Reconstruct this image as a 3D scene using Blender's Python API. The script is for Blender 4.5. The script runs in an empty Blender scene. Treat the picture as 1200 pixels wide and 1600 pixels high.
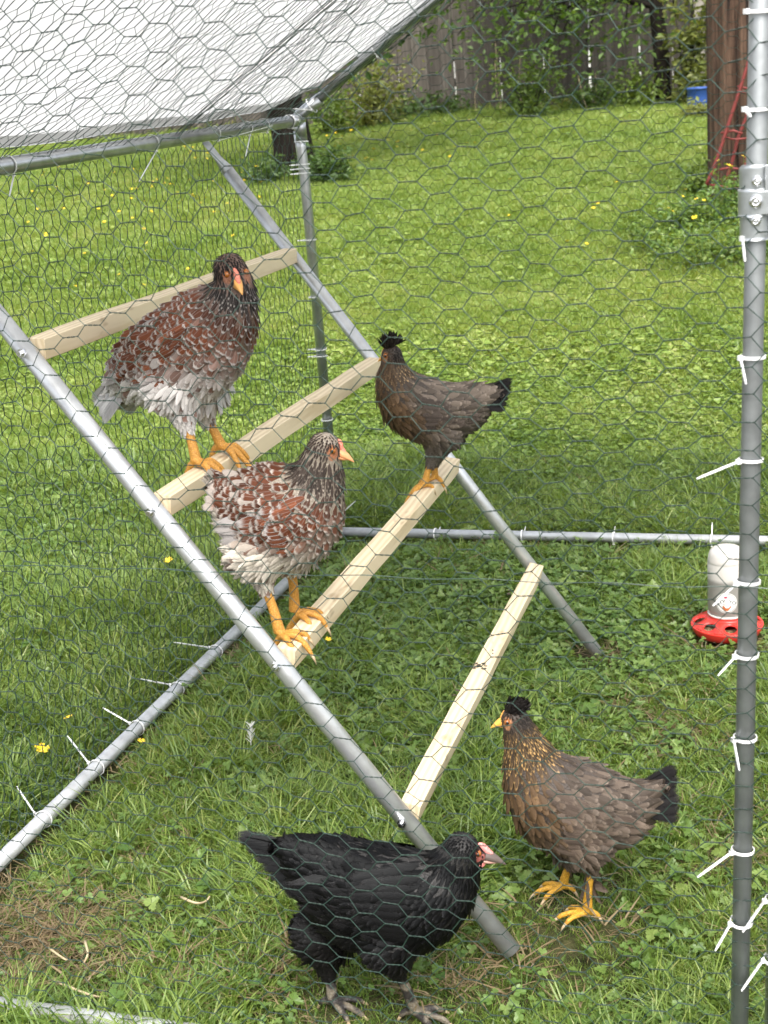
import bpy, math, random
import numpy as np
from mathutils import Vector, Matrix, noise as mnoise
from mathutils.bvhtree import BVHTree

random.seed(7)
rng = np.random.default_rng(7)
S = bpy.context.scene
COL = S.collection
PI = math.pi

# ------------------------------------------------------------------ camera
CAM_H = 1.4
FPX = 2219.0                      # focal length for a 1200 x 1600 picture
RC = np.array([[0.95173241, 0.01572113, -0.30652614],
               [0.29657401, -0.30432491, 0.90522384],
               [-0.0790524, -0.95243855, -0.29429836]])   # world <- camera (x right, y down, z forward)
CAM = np.array([0, 0, CAM_H])
cd = bpy.data.cameras.new('camera')
cam = bpy.data.objects.new('camera', cd)
COL.objects.link(cam)
cd.sensor_fit = 'VERTICAL'
cd.sensor_height = 36
cd.lens = 36 * FPX / 1600
cd.clip_start = 0.05
cd.clip_end = 600
cd.dof.use_dof = True
cd.dof.focus_distance = 2.7
cd.dof.aperture_fstop = 11
m = Matrix([[RC[i][0], -RC[i][1], -RC[i][2], CAM[i]] for i in range(3)] + [[0, 0, 0, 1]])
cam.matrix_world = m
S.camera = cam

# ------------------------------------------------------------------ light
SUN_EL, SUN_AZ = math.radians(57), math.radians(-66)      # azimuth from +X, counter-clockwise
W = bpy.data.worlds.new('World')
S.world = W
W.use_nodes = True
nt = W.node_tree
sky = nt.nodes.new('ShaderNodeTexSky')
sky.sky_type = 'NISHITA'
sky.sun_disc = False
sky.sun_elevation = SUN_EL
sky.sun_rotation = PI / 2 - SUN_AZ
sky.air_density = 1.0
sky.dust_density = 4.0
sky.ozone_density = 1.0
hs_ = nt.nodes.new('ShaderNodeHueSaturation')          # thin bright cloud: the blue is washed out of the sky
hs_.inputs['Saturation'].default_value = .30
nt.links.new(sky.outputs[0], hs_.inputs['Color'])
nt.links.new(hs_.outputs[0], nt.nodes['Background'].inputs[0])
nt.nodes['Background'].inputs[1].default_value = 0.148
sl = bpy.data.lights.new('sun', 'SUN')
sl.energy = 1.5
sl.angle = math.radians(40)
sl.color = (1.0, 0.95, 0.87)
so = bpy.data.objects.new('sun', sl)
COL.objects.link(so)
sdir = Vector((math.cos(SUN_EL) * math.cos(SUN_AZ), math.cos(SUN_EL) * math.sin(SUN_AZ), math.sin(SUN_EL)))
so.rotation_euler = sdir.to_track_quat('Z', 'Y').to_euler()
S.view_settings.view_transform = 'Standard'
S.view_settings.look = 'None'
S.view_settings.exposure = 1.55
S.view_settings.gamma = 1
S.view_settings.use_curve_mapping = False
S.render.engine = 'CYCLES'
S.cycles.max_bounces = 6
S.cycles.transparent_max_bounces = 16
S.cycles.caustics_reflective = False
S.cycles.caustics_refractive = False


# ------------------------------------------------------------------ geometry of the place
def ray(px, py):
    return RC @ np.array([px - 600, py - 800, FPX])

def on_z(px, py, z=0.0):
    r = ray(px, py)
    return CAM + r * ((z - CAM_H) / r[2])

def on_y(px, py, Y):
    r = ray(px, py)
    return CAM + r * (Y / r[1])

def on_x(px, py, X):
    r = ray(px, py)
    return CAM + r * (X / r[0])

def on_plane(px, py, P, n):
    r = ray(px, py)
    return CAM + r * (((np.asarray(P) - CAM) @ n) / (r @ n))

def depth(p):
    return ((np.asarray(p) - CAM) @ RC)[2]

def at_depth(px, py, d):
    return CAM + ray(px, py) * (d / FPX)

_TY = np.array([-50, 4.2, 5.2, 6, 7, 8, 9, 10.5, 12, 14, 16, 19, 30, 900.])
_TZ = np.array([0, 0, .045, .12, .245, .375, .49, .62, .725, .83, .915, 1.0, 1.15, 1.15])
_tyf = np.linspace(-5, 40, 901)
_tzf = np.interp(_tyf, _TY, _TZ)
_k = np.ones(25) / 25
_tzf = np.convolve(np.pad(_tzf, 12, mode='edge'), _k, mode='valid')
SOIL = -0.035

def terrain(x, y):
    """height of the soil"""
    x = np.asarray(x, float); y = np.asarray(y, float)
    b = np.interp(y, _tyf, _tzf)
    far = np.clip((y - 4.5) / 3, 0, 1)
    return SOIL + b + 0.012 * np.sin(x * 1.7 + y * 0.9) * far + 0.004 * np.sin(x * 5.1 - y * 3.3) + 0.003 * np.sin(x * 9 + y * 7.7)

def on_ground(px, py):
    lo, hi = 1.0, 60.0
    r = ray(px, py)
    for Y in np.linspace(1.0, 60, 1200):
        p = CAM + r * (Y / r[1])
        if p[2] < float(np.interp(Y, _tyf, _tzf)):
            return p
    return CAM + r * (20 / r[1])

def sm(a, b, x):
    t = np.clip((x - a) / (b - a), 0, 1)
    return t * t * (3 - 2 * t)

# ------------------------------------------------------------------ mesh helpers
def mesh_np(name, verts, faces, mats=None, smooth=False, midx=None):
    """faces: a list of integer arrays, each (n, 3) or (n, 4)"""
    me = bpy.data.meshes.new(name)
    verts = np.asarray(verts, np.float32).reshape(-1, 3)
    fl = [np.asarray(f, np.int32) for f in faces if len(f)]
    me.vertices.add(len(verts)); me.vertices.foreach_set('co', verts.ravel())
    loops = np.concatenate([f.ravel() for f in fl])
    tot = np.concatenate([np.full(len(f), f.shape[1], np.int32) for f in fl])
    me.loops.add(len(loops)); me.loops.foreach_set('vertex_index', loops)
    me.polygons.add(len(tot))
    st = np.concatenate([[0], np.cumsum(tot)[:-1]]).astype(np.int32)
    me.polygons.foreach_set('loop_start', st)
    me.polygons.foreach_set('loop_total', tot)
    me.polygons.foreach_set('use_smooth', np.full(len(tot), bool(smooth)))
    if midx is not None:
        me.polygons.foreach_set('material_index', np.asarray(midx, np.int32))
    for mm in (mats or []):
        me.materials.append(mm)
    me.update(calc_edges=True)
    me.validate()
    return me

class MB:
    """collects simple shapes for one mesh"""
    def __init__(s):
        s.v = []; s.q = []; s.t = []; s.n = 0
    def add(s, v, q=(), t=()):
        v = np.asarray(v, float).reshape(-1, 3)
        if len(q): s.q.append(np.asarray(q, int) + s.n)
        if len(t): s.t.append(np.asarray(t, int) + s.n)
        s.v.append(v); s.n += len(v)
    def tube(s, pts, r, k=12, cap=True):
        pts = np.asarray(pts, float); n = len(pts)
        r = np.broadcast_to(np.asarray(r, float), (n,))
        T = np.gradient(pts, axis=0); T /= np.linalg.norm(T, axis=1)[:, None] + 1e-12
        a = np.array([0, 0, 1.]) if abs(T[0][2]) < .9 else np.array([1., 0, 0])
        N = np.cross(T[0], a); N /= np.linalg.norm(N)
        V = []
        ang = np.arange(k) * 2 * PI / k
        for i in range(n):
            N = N - T[i] * (N @ T[i]); N /= np.linalg.norm(N)
            B = np.cross(T[i], N)
            V.append(pts[i] + r[i] * (np.cos(ang)[:, None] * N + np.sin(ang)[:, None] * B))
        V = np.concatenate(V)
        i = np.arange(n - 1)[:, None] * k; j = np.arange(k)[None]; j2 = (j + 1) % k
        q = np.stack([i + j, i + j2, i + k + j2, i + k + j], -1).reshape(-1, 4)
        t = []
        if cap:
            V = np.concatenate([V, pts[:1], pts[-1:]])
            c0, c1 = n * k, n * k + 1
            for a_ in range(k):
                b_ = (a_ + 1) % k
                t.append((c0, b_, a_)); t.append((c1, (n - 1) * k + a_, (n - 1) * k + b_))
        s.add(V, q, t)
    def box(s, c, size, R=None):
        h = np.asarray(size, float) / 2
        v = np.array([[x, y, z] for x in (-1, 1) for y in (-1, 1) for z in (-1, 1)]) * h
        if R is not None: v = v @ np.asarray(R).T
        s.add(v + np.asarray(c), [(0, 1, 3, 2), (4, 6, 7, 5), (0, 4, 5, 1), (2, 3, 7, 6), (0, 2, 6, 4), (1, 5, 7, 3)])
    def lathe(s, prof, c=(0, 0, 0), k=32, R=None):
        prof = np.asarray(prof, float); n = len(prof)
        a = np.arange(k) * 2 * PI / k
        v = np.stack([prof[:, 0][:, None] * np.cos(a), prof[:, 0][:, None] * np.sin(a), np.repeat(prof[:, 1][:, None], k, 1)], -1).reshape(-1, 3)
        if R is not None: v = v @ np.asarray(R).T
        i = np.arange(n - 1)[:, None] * k; j = np.arange(k)[None]; j2 = (j + 1) % k
        s.add(v + np.asarray(c), np.stack([i + j, i + j2, i + k + j2, i + k + j], -1).reshape(-1, 4))
    def ell(s, c, ax, n=12, m_=8):
        """ellipsoid with axis rows ax (3x3, scaled)"""
        th = np.linspace(0, PI, m_ + 1); ph = np.arange(n) * 2 * PI / n
        v = np.stack([np.sin(th)[:, None] * np.cos(ph), np.sin(th)[:, None] * np.sin(ph), np.repeat(np.cos(th)[:, None], n, 1)], -1).reshape(-1, 3)
        i = np.arange(m_)[:, None] * n; j = np.arange(n)[None]; j2 = (j + 1) % n
        s.add(v @ np.asarray(ax) + np.asarray(c), np.stack([i + j, i + n + j, i + n + j2, i + j2], -1).reshape(-1, 4))
    def mesh(s, name, mats, smooth=False):
        f = []
        if s.q: f.append(np.concatenate(s.q))
        if s.t: f.append(np.concatenate(s.t))
        return mesh_np(name, np.concatenate(s.v), f, mats if isinstance(mats, list) else [mats], smooth)
    def obj(s, name, mats, parent=None, smooth=False, bevel=0):
        o = link(name, s.mesh(name, mats, smooth), parent)
        if bevel:
            b = o.modifiers.new('bevel', 'BEVEL'); b.width = bevel; b.segments = 2; b.limit_method = 'ANGLE'
        return o

def link(name, data, parent=None):
    o = bpy.data.objects.new(name, data)
    COL.objects.link(o)
    if parent is not None:
        o.parent = parent
        o.matrix_parent_inverse = Matrix.Translation(-Vector(world_loc(parent)))
    return o

def world_loc(o):
    l = Vector(o.location)
    return l if o.parent is None else l          # empties are never rotated and only carry a location

def empty(name, loc):
    o = bpy.data.objects.new(name, None)
    o.empty_display_size = .1
    o.location = loc
    COL.objects.link(o)
    return o

def tag(o, label=None, cat=None, group=None, kind=None):
    if label: o['label'] = label
    if cat: o['category'] = cat
    if group: o['group'] = group
    if kind: o['kind'] = kind
    return o

def shade_auto(o):
    for p in o.data.polygons: p.use_smooth = True

# ------------------------------------------------------------------ materials
def mat(name, col=(.5, .5, .5), rough=.6, metal=0., spec=.5):
    mt = bpy.data.materials.new(name); mt.use_nodes = True
    b = mt.node_tree.nodes['Principled BSDF']
    b.inputs['Base Color'].default_value = (*col, 1)
    b.inputs['Roughness'].default_value = rough
    b.inputs['Metallic'].default_value = metal
    b.inputs['Specular IOR Level'].default_value = spec
    return mt

class NB:
    def __init__(s, mt):
        s.nt = mt.node_tree; s.b = s.nt.nodes.get('Principled BSDF'); s.out = s.nt.nodes['Material Output']
    def n(s, t, **k):
        x = s.nt.nodes.new(t)
        for a, v in k.items():
            if a.startswith('i_'):
                key = a[2:]
                x.inputs[int(key) if key.isdigit() else key.replace('_', ' ')].default_value = v
            else: setattr(x, a, v)
        return x
    def l(s, a, b): s.nt.links.new(a, b)
    def ramp(s, fac, stops):
        r = s.n('ShaderNodeValToRGB')
        e = r.color_ramp.elements
        while len(e) < len(stops): e.new(.5)
        for i, (p, c) in enumerate(stops):
            e[i].position = p; e[i].color = (*c, 1)
        s.l(fac, r.inputs[0]); return r.outputs[0]
    def noise(s, scale, detail=4, vec=None, rough=.55):
        x = s.n('ShaderNodeTexNoise'); x.inputs['Scale'].default_value = scale; x.inputs['Detail'].default_value = detail
        x.inputs['Roughness'].default_value = rough
        if vec is not None: s.l(vec, x.inputs['Vector'])
        return x.outputs['Fac']
    def coord(s, kind='Object', scale=None):
        c = s.n('ShaderNodeTexCoord').outputs[kind]
        if scale:
            mp = s.n('ShaderNodeMapping'); mp.inputs['Scale'].default_value = scale
            s.l(c, mp.inputs['Vector']); c = mp.outputs[0]
        return c
    def math(s, op, a, b=None, clamp=False):
        x = s.n('ShaderNodeMath', operation=op, use_clamp=clamp)
        for i, v in enumerate((a, b)):
            if v is None: continue
            if isinstance(v, (int, float)): x.inputs[i].default_value = v
            else: s.l(v, x.inputs[i])
        return x.outputs[0]
    def mix(s, fac, a, b, mode='MIX'):
        x = s.n('ShaderNodeMix', data_type='RGBA', blend_type=mode)
        for k_, v in (('Factor', fac), ('A', a), ('B', b)):
            sock = [q for q in x.inputs if q.name == k_ and (q.type == 'VALUE' if k_ == 'Factor' else q.type == 'RGBA')][0]
            if isinstance(v, (int, float)): sock.default_value = v
            elif isinstance(v, tuple): sock.default_value = (*v, 1)
            else: s.l(v, sock)
        return [q for q in x.outputs if q.type == 'RGBA'][0]
    def bump(s, h, strength=.3, dist=.01):
        x = s.n('ShaderNodeBump'); x.inputs['Strength'].default_value = strength; x.inputs['Distance'].default_value = dist
        s.l(h, x.inputs['Height']); s.l(x.outputs[0], s.b.inputs['Normal'])

def galvanised(name, tint=(.52, .53, .54), rough=.34, metal=.92):
    mt = mat(name, tint, rough, metal); g = NB(mt)
    c = g.coord('Object')
    f = g.noise(26, 5, c)
    g.l(g.ramp(f, [(.3, tuple(x * .78 for x in tint)), (.7, tuple(min(1, x * 1.12) for x in tint))]), g.b.inputs['Base Color'])
    f2 = g.noise(60, 3, c)
    g.l(g.math('ADD', g.math('MULTIPLY', f2, .22), rough - .1), g.b.inputs['Roughness'])
    g.bump(g.noise(140, 3, c), .08, .002)
    return mt
M_TUBE = galvanised('galvanised tube')
M_TUBE2 = galvanised('galvanised ladder tube', (.56, .57, .58), .36, .7)
M_RAIL = galvanised('dull zinc tube', (.55, .56, .57), .42, .55)
M_POST = galvanised('dull post tube', (.27, .285, .29), .48, .55)
M_PLATE = galvanised('zinc plated steel', (.46, .485, .50), .36, .75)
M_BOLT = mat('bolt steel', (.8, .8, .82), .25, 1)
M_TIE = mat('white nylon', (.82, .82, .82), .35); M_TIE.node_tree.nodes['Principled BSDF'].inputs['Subsurface Weight'].default_value = .1
M_TIE.node_tree.nodes['Principled BSDF'].inputs['Subsurface Radius'].default_value = (.004, .004, .004)

def wire_mat():
    mt = mat('green coated wire', (.02, .05, .042), .32); g = NB(mt)
    f = g.noise(35, 3, g.coord('Object'))
    g.l(g.ramp(f, [(.35, (.010, .028, .020)), (.7, (.030, .065, .050))]), g.b.inputs['Base Color'])
    return mt
M_WIRE = wire_mat()

def wood_mat(name, a, b, knots=True):
    mt = mat(name, a, .62, spec=.3); g = NB(mt)
    c = g.coord('Object', (14, 1.1, 14))
    w = g.n('ShaderNodeTexWave', wave_type='BANDS', bands_direction='X')
    w.inputs['Scale'].default_value = 1.6; w.inputs['Distortion'].default_value = 5; w.inputs['Detail'].default_value = 3; w.inputs['Detail Scale'].default_value = 1.2
    g.l(c, w.inputs['Vector'])
    col = g.ramp(w.outputs['Fac'], [(.15, b), (.6, a), (1, tuple(x * 1.06 for x in a))])
    c2 = g.coord('Object', (30, 9, 30))
    sp = g.noise(1.0, 2, c2)
    if knots:
        dirt = g.ramp(sp, [(.66, (0, 0, 0)), (.74, (1, 1, 1))])
        col = g.mix(g.math('MULTIPLY', dirt, .55), col, (.25, .15, .075))
    g.l(col, g.b.inputs['Base Color'])
    g.bump(w.outputs['Fac'], .12, .002)
    return mt
M_WOOD = wood_mat('planed pine', (.68, .565, .39), (.59, .47, .30))

def tarp_mat():
    mt = bpy.data.materials.new('white tarp'); mt.use_nodes = True
    g = NB(mt); b = g.b
    c = g.coord('Object')
    f = g.noise(3.2, 5, c)
    col = g.ramp(f, [(.3, (.47, .47, .465)), (.65, (.55, .55, .545))])
    g.l(col, b.inputs['Base Color']); b.inputs['Roughness'].default_value = .5
    tr = g.n('ShaderNodeBsdfTranslucent'); g.l(col, tr.inputs['Color'])
    mx = g.n('ShaderNodeMixShader'); mx.inputs[0].default_value = .72
    g.l(b.outputs[0], mx.inputs[1]); g.l(tr.outputs[0], mx.inputs[2]); g.l(mx.outputs[0], g.out.inputs[0])
    wv = g.n('ShaderNodeTexChecker'); wv.inputs['Scale'].default_value = 260; g.l(c, wv.inputs['Vector'])
    g.bump(g.math('ADD', g.math('MULTIPLY', f, 2.), g.math('MULTIPLY', wv.outputs['Fac'], .06)), .25, .02)
    return mt
M_TARP = tarp_mat()

def leaf_mat(name, stops, trans=.45, rough=.5, attr=True, patch=0.):
    """foliage: colour varies per plant and, through the 'tone' attribute, per blade"""
    mt = bpy.data.materials.new(name); mt.use_nodes = True
    g = NB(mt); b = g.b
    oi = g.n('ShaderNodeObjectInfo').outputs['Random']
    f = oi
    if attr:
        at = g.n('ShaderNodeAttribute'); at.attribute_name = 'tone'
        f = g.math('ADD', g.math('MULTIPLY', oi, .4), g.math('MULTIPLY', at.outputs['Fac'], .6))
    if patch:                                   # the sward is not the same everywhere
        ps = g.n('ShaderNodeNewGeometry').outputs['Position']
        nz = g.math('ADD', g.math('MULTIPLY', g.noise(.9, 3, ps), .6), g.math('MULTIPLY', g.noise(3.1, 3, ps), .4))
        f = g.math('ADD', f, g.math('MULTIPLY', g.math('SUBTRACT', nz, .5), patch))
    col = g.ramp(f, stops)
    g.l(col, b.inputs['Base Color']); b.inputs['Roughness'].default_value = rough
    b.inputs['Specular IOR Level'].default_value = .5
    tr = g.n('ShaderNodeBsdfTranslucent')
    g.l(g.mix(1., col, (1.5, 1.35, .6), 'MULTIPLY'), tr.inputs['Color'])
    mx = g.n('ShaderNodeMixShader'); mx.inputs[0].default_value = trans
    g.l(b.outputs[0], mx.inputs[1]); g.l(tr.outputs[0], mx.inputs[2]); g.l(mx.outputs[0], g.out.inputs[0])
    return mt
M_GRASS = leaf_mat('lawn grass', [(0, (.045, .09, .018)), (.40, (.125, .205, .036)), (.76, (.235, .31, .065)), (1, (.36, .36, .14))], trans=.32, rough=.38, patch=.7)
M_GRASS_FAR = leaf_mat('far lawn grass', [(0, (.07, .135, .02)), (.42, (.175, .265, .045)), (.78, (.28, .345, .085)), (1, (.38, .39, .16))], trans=.32, rough=.4, patch=1.3)  # lighter green for the lawn behind the run
M_STRAW = leaf_mat('dry grass', [(0, (.09, .06, .03)), (.5, (.20, .145, .075)), (1, (.32, .26, .15))], .25)
M_CLOVER = leaf_mat('clover leaf', [(0, (.05, .11, .022)), (.5, (.125, .21, .045)), (1, (.24, .32, .09))], .35, rough=.38)
M_BLEAF = leaf_mat('creeping buttercup leaf', [(0, (.06, .125, .022)), (.5, (.135, .22, .045)), (1, (.25, .325, .09))], .35, rough=.38)

def soil_mat():
    mt = mat('soil', (.05, .04, .025), .95, spec=.2); g = NB(mt)
    c = g.coord('Object')
    f = g.noise(18, 6, c, .7); f2 = g.noise(.9, 3, c)
    base = g.ramp(f, [(.3, (.022, .017, .010)), (.7, (.075, .056, .032))])
    green = g.ramp(f, [(.3, (.03, .05, .010)), (.7, (.075, .11, .022))])
    sep = g.n('ShaderNodeSeparateXYZ'); g.l(c, sep.inputs[0])
    far = g.math('MULTIPLY', g.math('SUBTRACT', sep.outputs['Y'], 3.2), .5, clamp=True)
    g.l(g.mix(g.math('MAXIMUM', far, g.math('MULTIPLY', f2, .7)), base, green), g.b.inputs['Base Color'])
    g.bump(f, .6, .03)
    return mt
M_SOIL = soil_mat()

# ------------------------------------------------------------------ ground
def build_ground():
    xs = np.concatenate([np.linspace(-300, -20, 15), np.linspace(-18, -4, 29), np.linspace(-3.5, 2, 56), np.linspace(2.5, 16, 20), np.linspace(20, 300, 15)])
    ys = np.concatenate([np.linspace(-300, -6, 12), np.linspace(-4, 1, 11), np.linspace(1.1, 5, 60), np.linspace(5.2, 20, 75), np.linspace(21, 40, 20), np.linspace(60, 400, 12)])
    X, Y = np.meshgrid(xs, ys)
    Z = terrain(X, Y)
    v = np.stack([X, Y, Z], -1).reshape(-1, 3)
    nx, ny = len(xs), len(ys)
    i = np.arange(ny - 1)[:, None] * nx; j = np.arange(nx - 1)[None]
    q = np.stack([i + j, i + j + 1, i + nx + j + 1, i + nx + j], -1).reshape(-1, 4)
    o = link('ground', mesh_np('ground', v, [q], [M_SOIL], True))
    tag(o, kind='structure')
build_ground()

# ------------------------------------------------------------------ the run
XL, XR, YF, YB, ZE = -1.54, 1.54, 1.665, 4.07, 1.288
SLOPE = 0.62
ZR = ZE + SLOPE * (0 - XL)
RT = 0.0155
def roof_z(x): return ZE + SLOPE * (XR - abs(x)) if x > 0 else ZE + SLOPE * (x - XL)

run = tag(empty('chicken_run', (XL, YF, 0)), 'walk-in chicken run of galvanised tubes and green hexagonal wire netting on the lawn', 'chicken run')

def tube_obj(name, pts, r=RT, mt=M_TUBE, parent=run, k=16):
    b = MB(); b.tube(pts, r, k)
    o = b.obj(name, mt, parent)
    shade_auto(o); return o

def rounded(pts, rad=.07, n=6):
    pts = [np.asarray(p, float) for p in pts]; out = [pts[0]]
    for a, b, c in zip(pts, pts[1:], pts[2:]):
        u = (a - b) / np.linalg.norm(a - b); w = (c - b) / np.linalg.norm(c - b)
        p0, p1 = b + u * rad, b + w * rad
        for t in np.linspace(0, 1, n):
            out.append((1 - t) ** 2 * p0 + 2 * t * (1 - t) * b + t * t * p1)
    out.append(pts[-1]); return np.array(out)

def seg(a, b, n=2): return np.linspace(a, b, n)

post_bl = tube_obj('post', rounded([(XL, YB, -.02), (XL, YB, ZE - .13), (XL - .006, YB, ZE - .03)], .05), RT)
post_fl = tube_obj('post', seg((XL, YF, -.02), (XL, YF, ZE - .03)))
post_fr = tube_obj('post', seg((-.1235, YF, -.02), (-.0758, YF, roof_z(-.0758) - .03), 3), .0117, M_POST)
post_br = tube_obj('post', seg((XR, YB, -.02), (XR, YB, ZE - .03)))
post_fr2 = tube_obj('post', seg((XR, YF, -.02), (XR, YF, ZE - .03)))
eave = tube_obj('eave_rail', seg((XL, YF, ZE), (XL, YB - .02, ZE), 3), .0165)
eave_r = tube_obj('eave_rail', seg((XR, YF, ZE), (XR, YB - .02, ZE), 3))
ridge = tube_obj('ridge_rail', seg((0, YF, ZR), (0, YB, ZR), 3))
bot_l = tube_obj('bottom_rail', seg((XL, YF, .005), (XL, YB, .005), 3), .0155, mt=M_RAIL)
bot_b = tube_obj('bottom_rail', seg((XL, YB, .008), (XR, YB, .008), 3), .0145, mt=M_RAIL)
bot_f = tube_obj('bottom_rail', seg((XL, YF, .0), (-.14, YF, .0), 3), .0155, mt=M_RAIL)
bot_r = tube_obj('bottom_rail', seg((XR, YF, .0), (XR, YB, .0), 3), mt=M_RAIL)
raf_b = tube_obj('rafter', seg((XL, YB, ZE + .012), (0, YB, ZR + .055), 3), .0145)
raf_f = tube_obj('rafter', seg((XL, YF, ZE + .012), (0, YF, ZR), 3))
raf_br = tube_obj('rafter', seg((XR, YB, ZE + .012), (0, YB, ZR - .002), 3))
raf_fr = tube_obj('rafter', seg((XR, YF, ZE + .012), (0, YF, ZR - .002), 3))
# cast elbow at the back left corner: sleeves round the three tubes
b = MB()
b.tube(seg((XL, YB - .085, ZE), (XL, YB + .006, ZE)), .0185, 16)
b.tube(seg((XL, YB, ZE - .06), (XL, YB, ZE + .012)), .0182, 16)
b.tube(seg((XL + .0, YB, ZE + .012), (XL + .07, YB, ZE + .012 + .07 * SLOPE)), .0178, 16)
b.ell((XL, YB, ZE + .004), np.eye(3) * .0215, 16, 10)
el = b.obj('elbow_joint', M_TUBE, run); shade_auto(el)
b = MB(); b.tube(seg((XL + .012, YB - .05, ZE), (XL + .022, YB - .055, ZE)), .005, 8); b.obj('set_screw', M_BOLT, el)

# --- wire netting
CS, MS, TW = .0375, .0335, .0225       # column pitch, mesh size, length of a twist
def netting(name, O, U, V, w, h, keep=None, r=.00062, helix=False, seed=1, sag=.006, parent=run, jit=.0011, cs=CS, ms=MS, tw=TW, wave=.004):
    g = np.random.default_rng(seed)
    O, U, V = (np.asarray(a, float) for a in (O, U, V))
    N = np.cross(U, V)
    nc, nr = int(w / cs) + 1, int(h / ms) + 1
    I, J = np.meshgrid(np.arange(nc), np.arange(nr), indexing='ij')
    uc = I * cs; vc = J * ms + (I % 2) * ms / 2
    def P(u, v, jit_):
        ph = seed * 1.7
        du = wave * np.sin(v * 9 + ph) + .5 * wave * np.sin(u * 6 + v * 13 + ph)
        dv = wave * np.sin(u * 7 + ph * 2) + .6 * wave * np.sin(u * 15 - v * 5 + ph)
        n = sag * (np.sin(u * 4.1 + ph) * np.sin(v * 5.3 + 1 + ph) + .4 * np.sin(u * 11 + v * 9))
        u2 = u + du + jit_[..., 0]; v2 = v + dv + jit_[..., 1]
        return O + u2[..., None] * U + v2[..., None] * V + (n + jit_[..., 2])[..., None] * N, u2, v2
    j0 = g.normal(0, jit, (nc, nr, 3)); tilt = g.normal(0, .0007, (nc, nr))
    jL = j0.copy(); jR = j0.copy(); jL[..., 1] -= tilt; jR[..., 1] += tilt
    L, lu, lv = P(uc - tw / 2, vc, jL); R_, ru, rv = P(uc + tw / 2, vc, jR)
    ok = np.ones((nc, nr), bool) if keep is None else keep(uc, vc)
    tL, tR = L[ok], R_[ok]
    A, B = [], []
    for i in range(nc - 1):
        # right end of column i to left end of column i+1, one half mesh up and one down
        for off in (0, 1):
            jj = np.arange(nr)
            j2 = jj + (off if i % 2 else off - 1)
            s_ = (j2 >= 0) & (j2 < nr)
            a, c = jj[s_], j2[s_]
            s2 = ok[i, a] & ok[i + 1, c]
            A.append(R_[i, a[s2]]); B.append(L[i + 1, c[s2]])
    A = np.concatenate(A); B = np.concatenate(B)
    if helix:
        ks = 6; t = np.linspace(0, 1, ks)
        T = tR - tL; ln = np.linalg.norm(T, axis=1)[:, None]; Tn = T / ln
        Bn = np.cross(Tn, N); Bn /= np.linalg.norm(Bn, axis=1)[:, None]
        S0, S1 = [], []
        for ph in (0, PI):
            pts = []
            for q in t:
                a = q * PI * 3 + ph; rr = r * 1.15
                pts.append(tL + T * q + rr * (math.cos(a) * Bn + math.sin(a) * N))
            S0 += pts[:-1]; S1 += pts[1:]
        a0, a1 = np.concatenate(S0), np.concatenate(S1)
        segs = [(A, B, r, 4), (a0, a1, r * .95, 3)]
    else:
        segs = [(A, B, r, 3), (tL, tR, r * 1.5, 3)]
    vv, ff, n = [], [], 0
    for p0, p1, rad, k in segs:
        T = p1 - p0; T /= np.linalg.norm(T, axis=1)[:, None] + 1e-9
        Bq = np.cross(T, N); Bq /= np.linalg.norm(Bq, axis=1)[:, None] + 1e-9
        C = np.cross(T, Bq)
        ang = np.arange(k) * 2 * PI / k
        ring = rad * (np.cos(ang)[None, :, None] * Bq[:, None] + np.sin(ang)[None, :, None] * C[:, None])
        v = np.concatenate([p0[:, None] + ring, p1[:, None] + ring], 1).reshape(-1, 3)
        base = np.arange(len(p0))[:, None] * 2 * k + n
        j = np.arange(k)[None]; jn = (j + 1) % k
        ff.append(np.stack([base + j, base + jn, base + k + jn, base + k + j], -1).reshape(-1, 4))
        vv.append(v); n += len(v)
    o = link(name, mesh_np(name, np.concatenate(vv), [np.concatenate(ff)], [M_WIRE], True), parent)
    tag(o, kind='stuff')
    return o

NF = YF - .0145                           # the front netting is tied to the outside of the posts
netting('wire_netting', (XL, NF, -.03), (1, 0, 0), (0, 0, 1), 1.475, 2.3,
        keep=lambda u, v: (v - .03 < ZE + SLOPE * u) & (u < 1.475), helix=True, seed=3, r=.0006, sag=.004)
netting('wire_netting', (XL - .018, YF, -.03), (0, 0, 1), (0, 1, 0), ZE + .03, YB - YF, seed=5, sag=.009, wave=.006, r=.00078)
netting('wire_netting', (XL, YB + .018, -.03), (1, 0, 0), (0, 0, 1), XR - XL, 2.3,
        keep=lambda u, v: v - .03 < ZE + SLOPE * (1.54 - np.abs(u - 1.54)), seed=8, sag=.006, r=.0006)
sl_ = np.array([1, 0, SLOPE]); SLEN = np.linalg.norm(sl_) * 1.54; sl_ = sl_ / np.linalg.norm(sl_)
NRM = np.array([-sl_[2], 0, sl_[0]])
netting('wire_netting', np.array([XL, YF, ZE]) + NRM * .004, sl_, (0, 1, 0), SLEN, 1.75, seed=11, sag=.008, wave=.008, r=.00062, jit=.002)
# the second roll overlaps the first, so the netting doubles up into a dark seam
netting('wire_netting', np.array([XL, YF + 1.56, ZE]) + NRM * .001, sl_, (0, 1, 0), SLEN, .86, seed=12, sag=.008, wave=.008, r=.0006, jit=.002)
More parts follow.
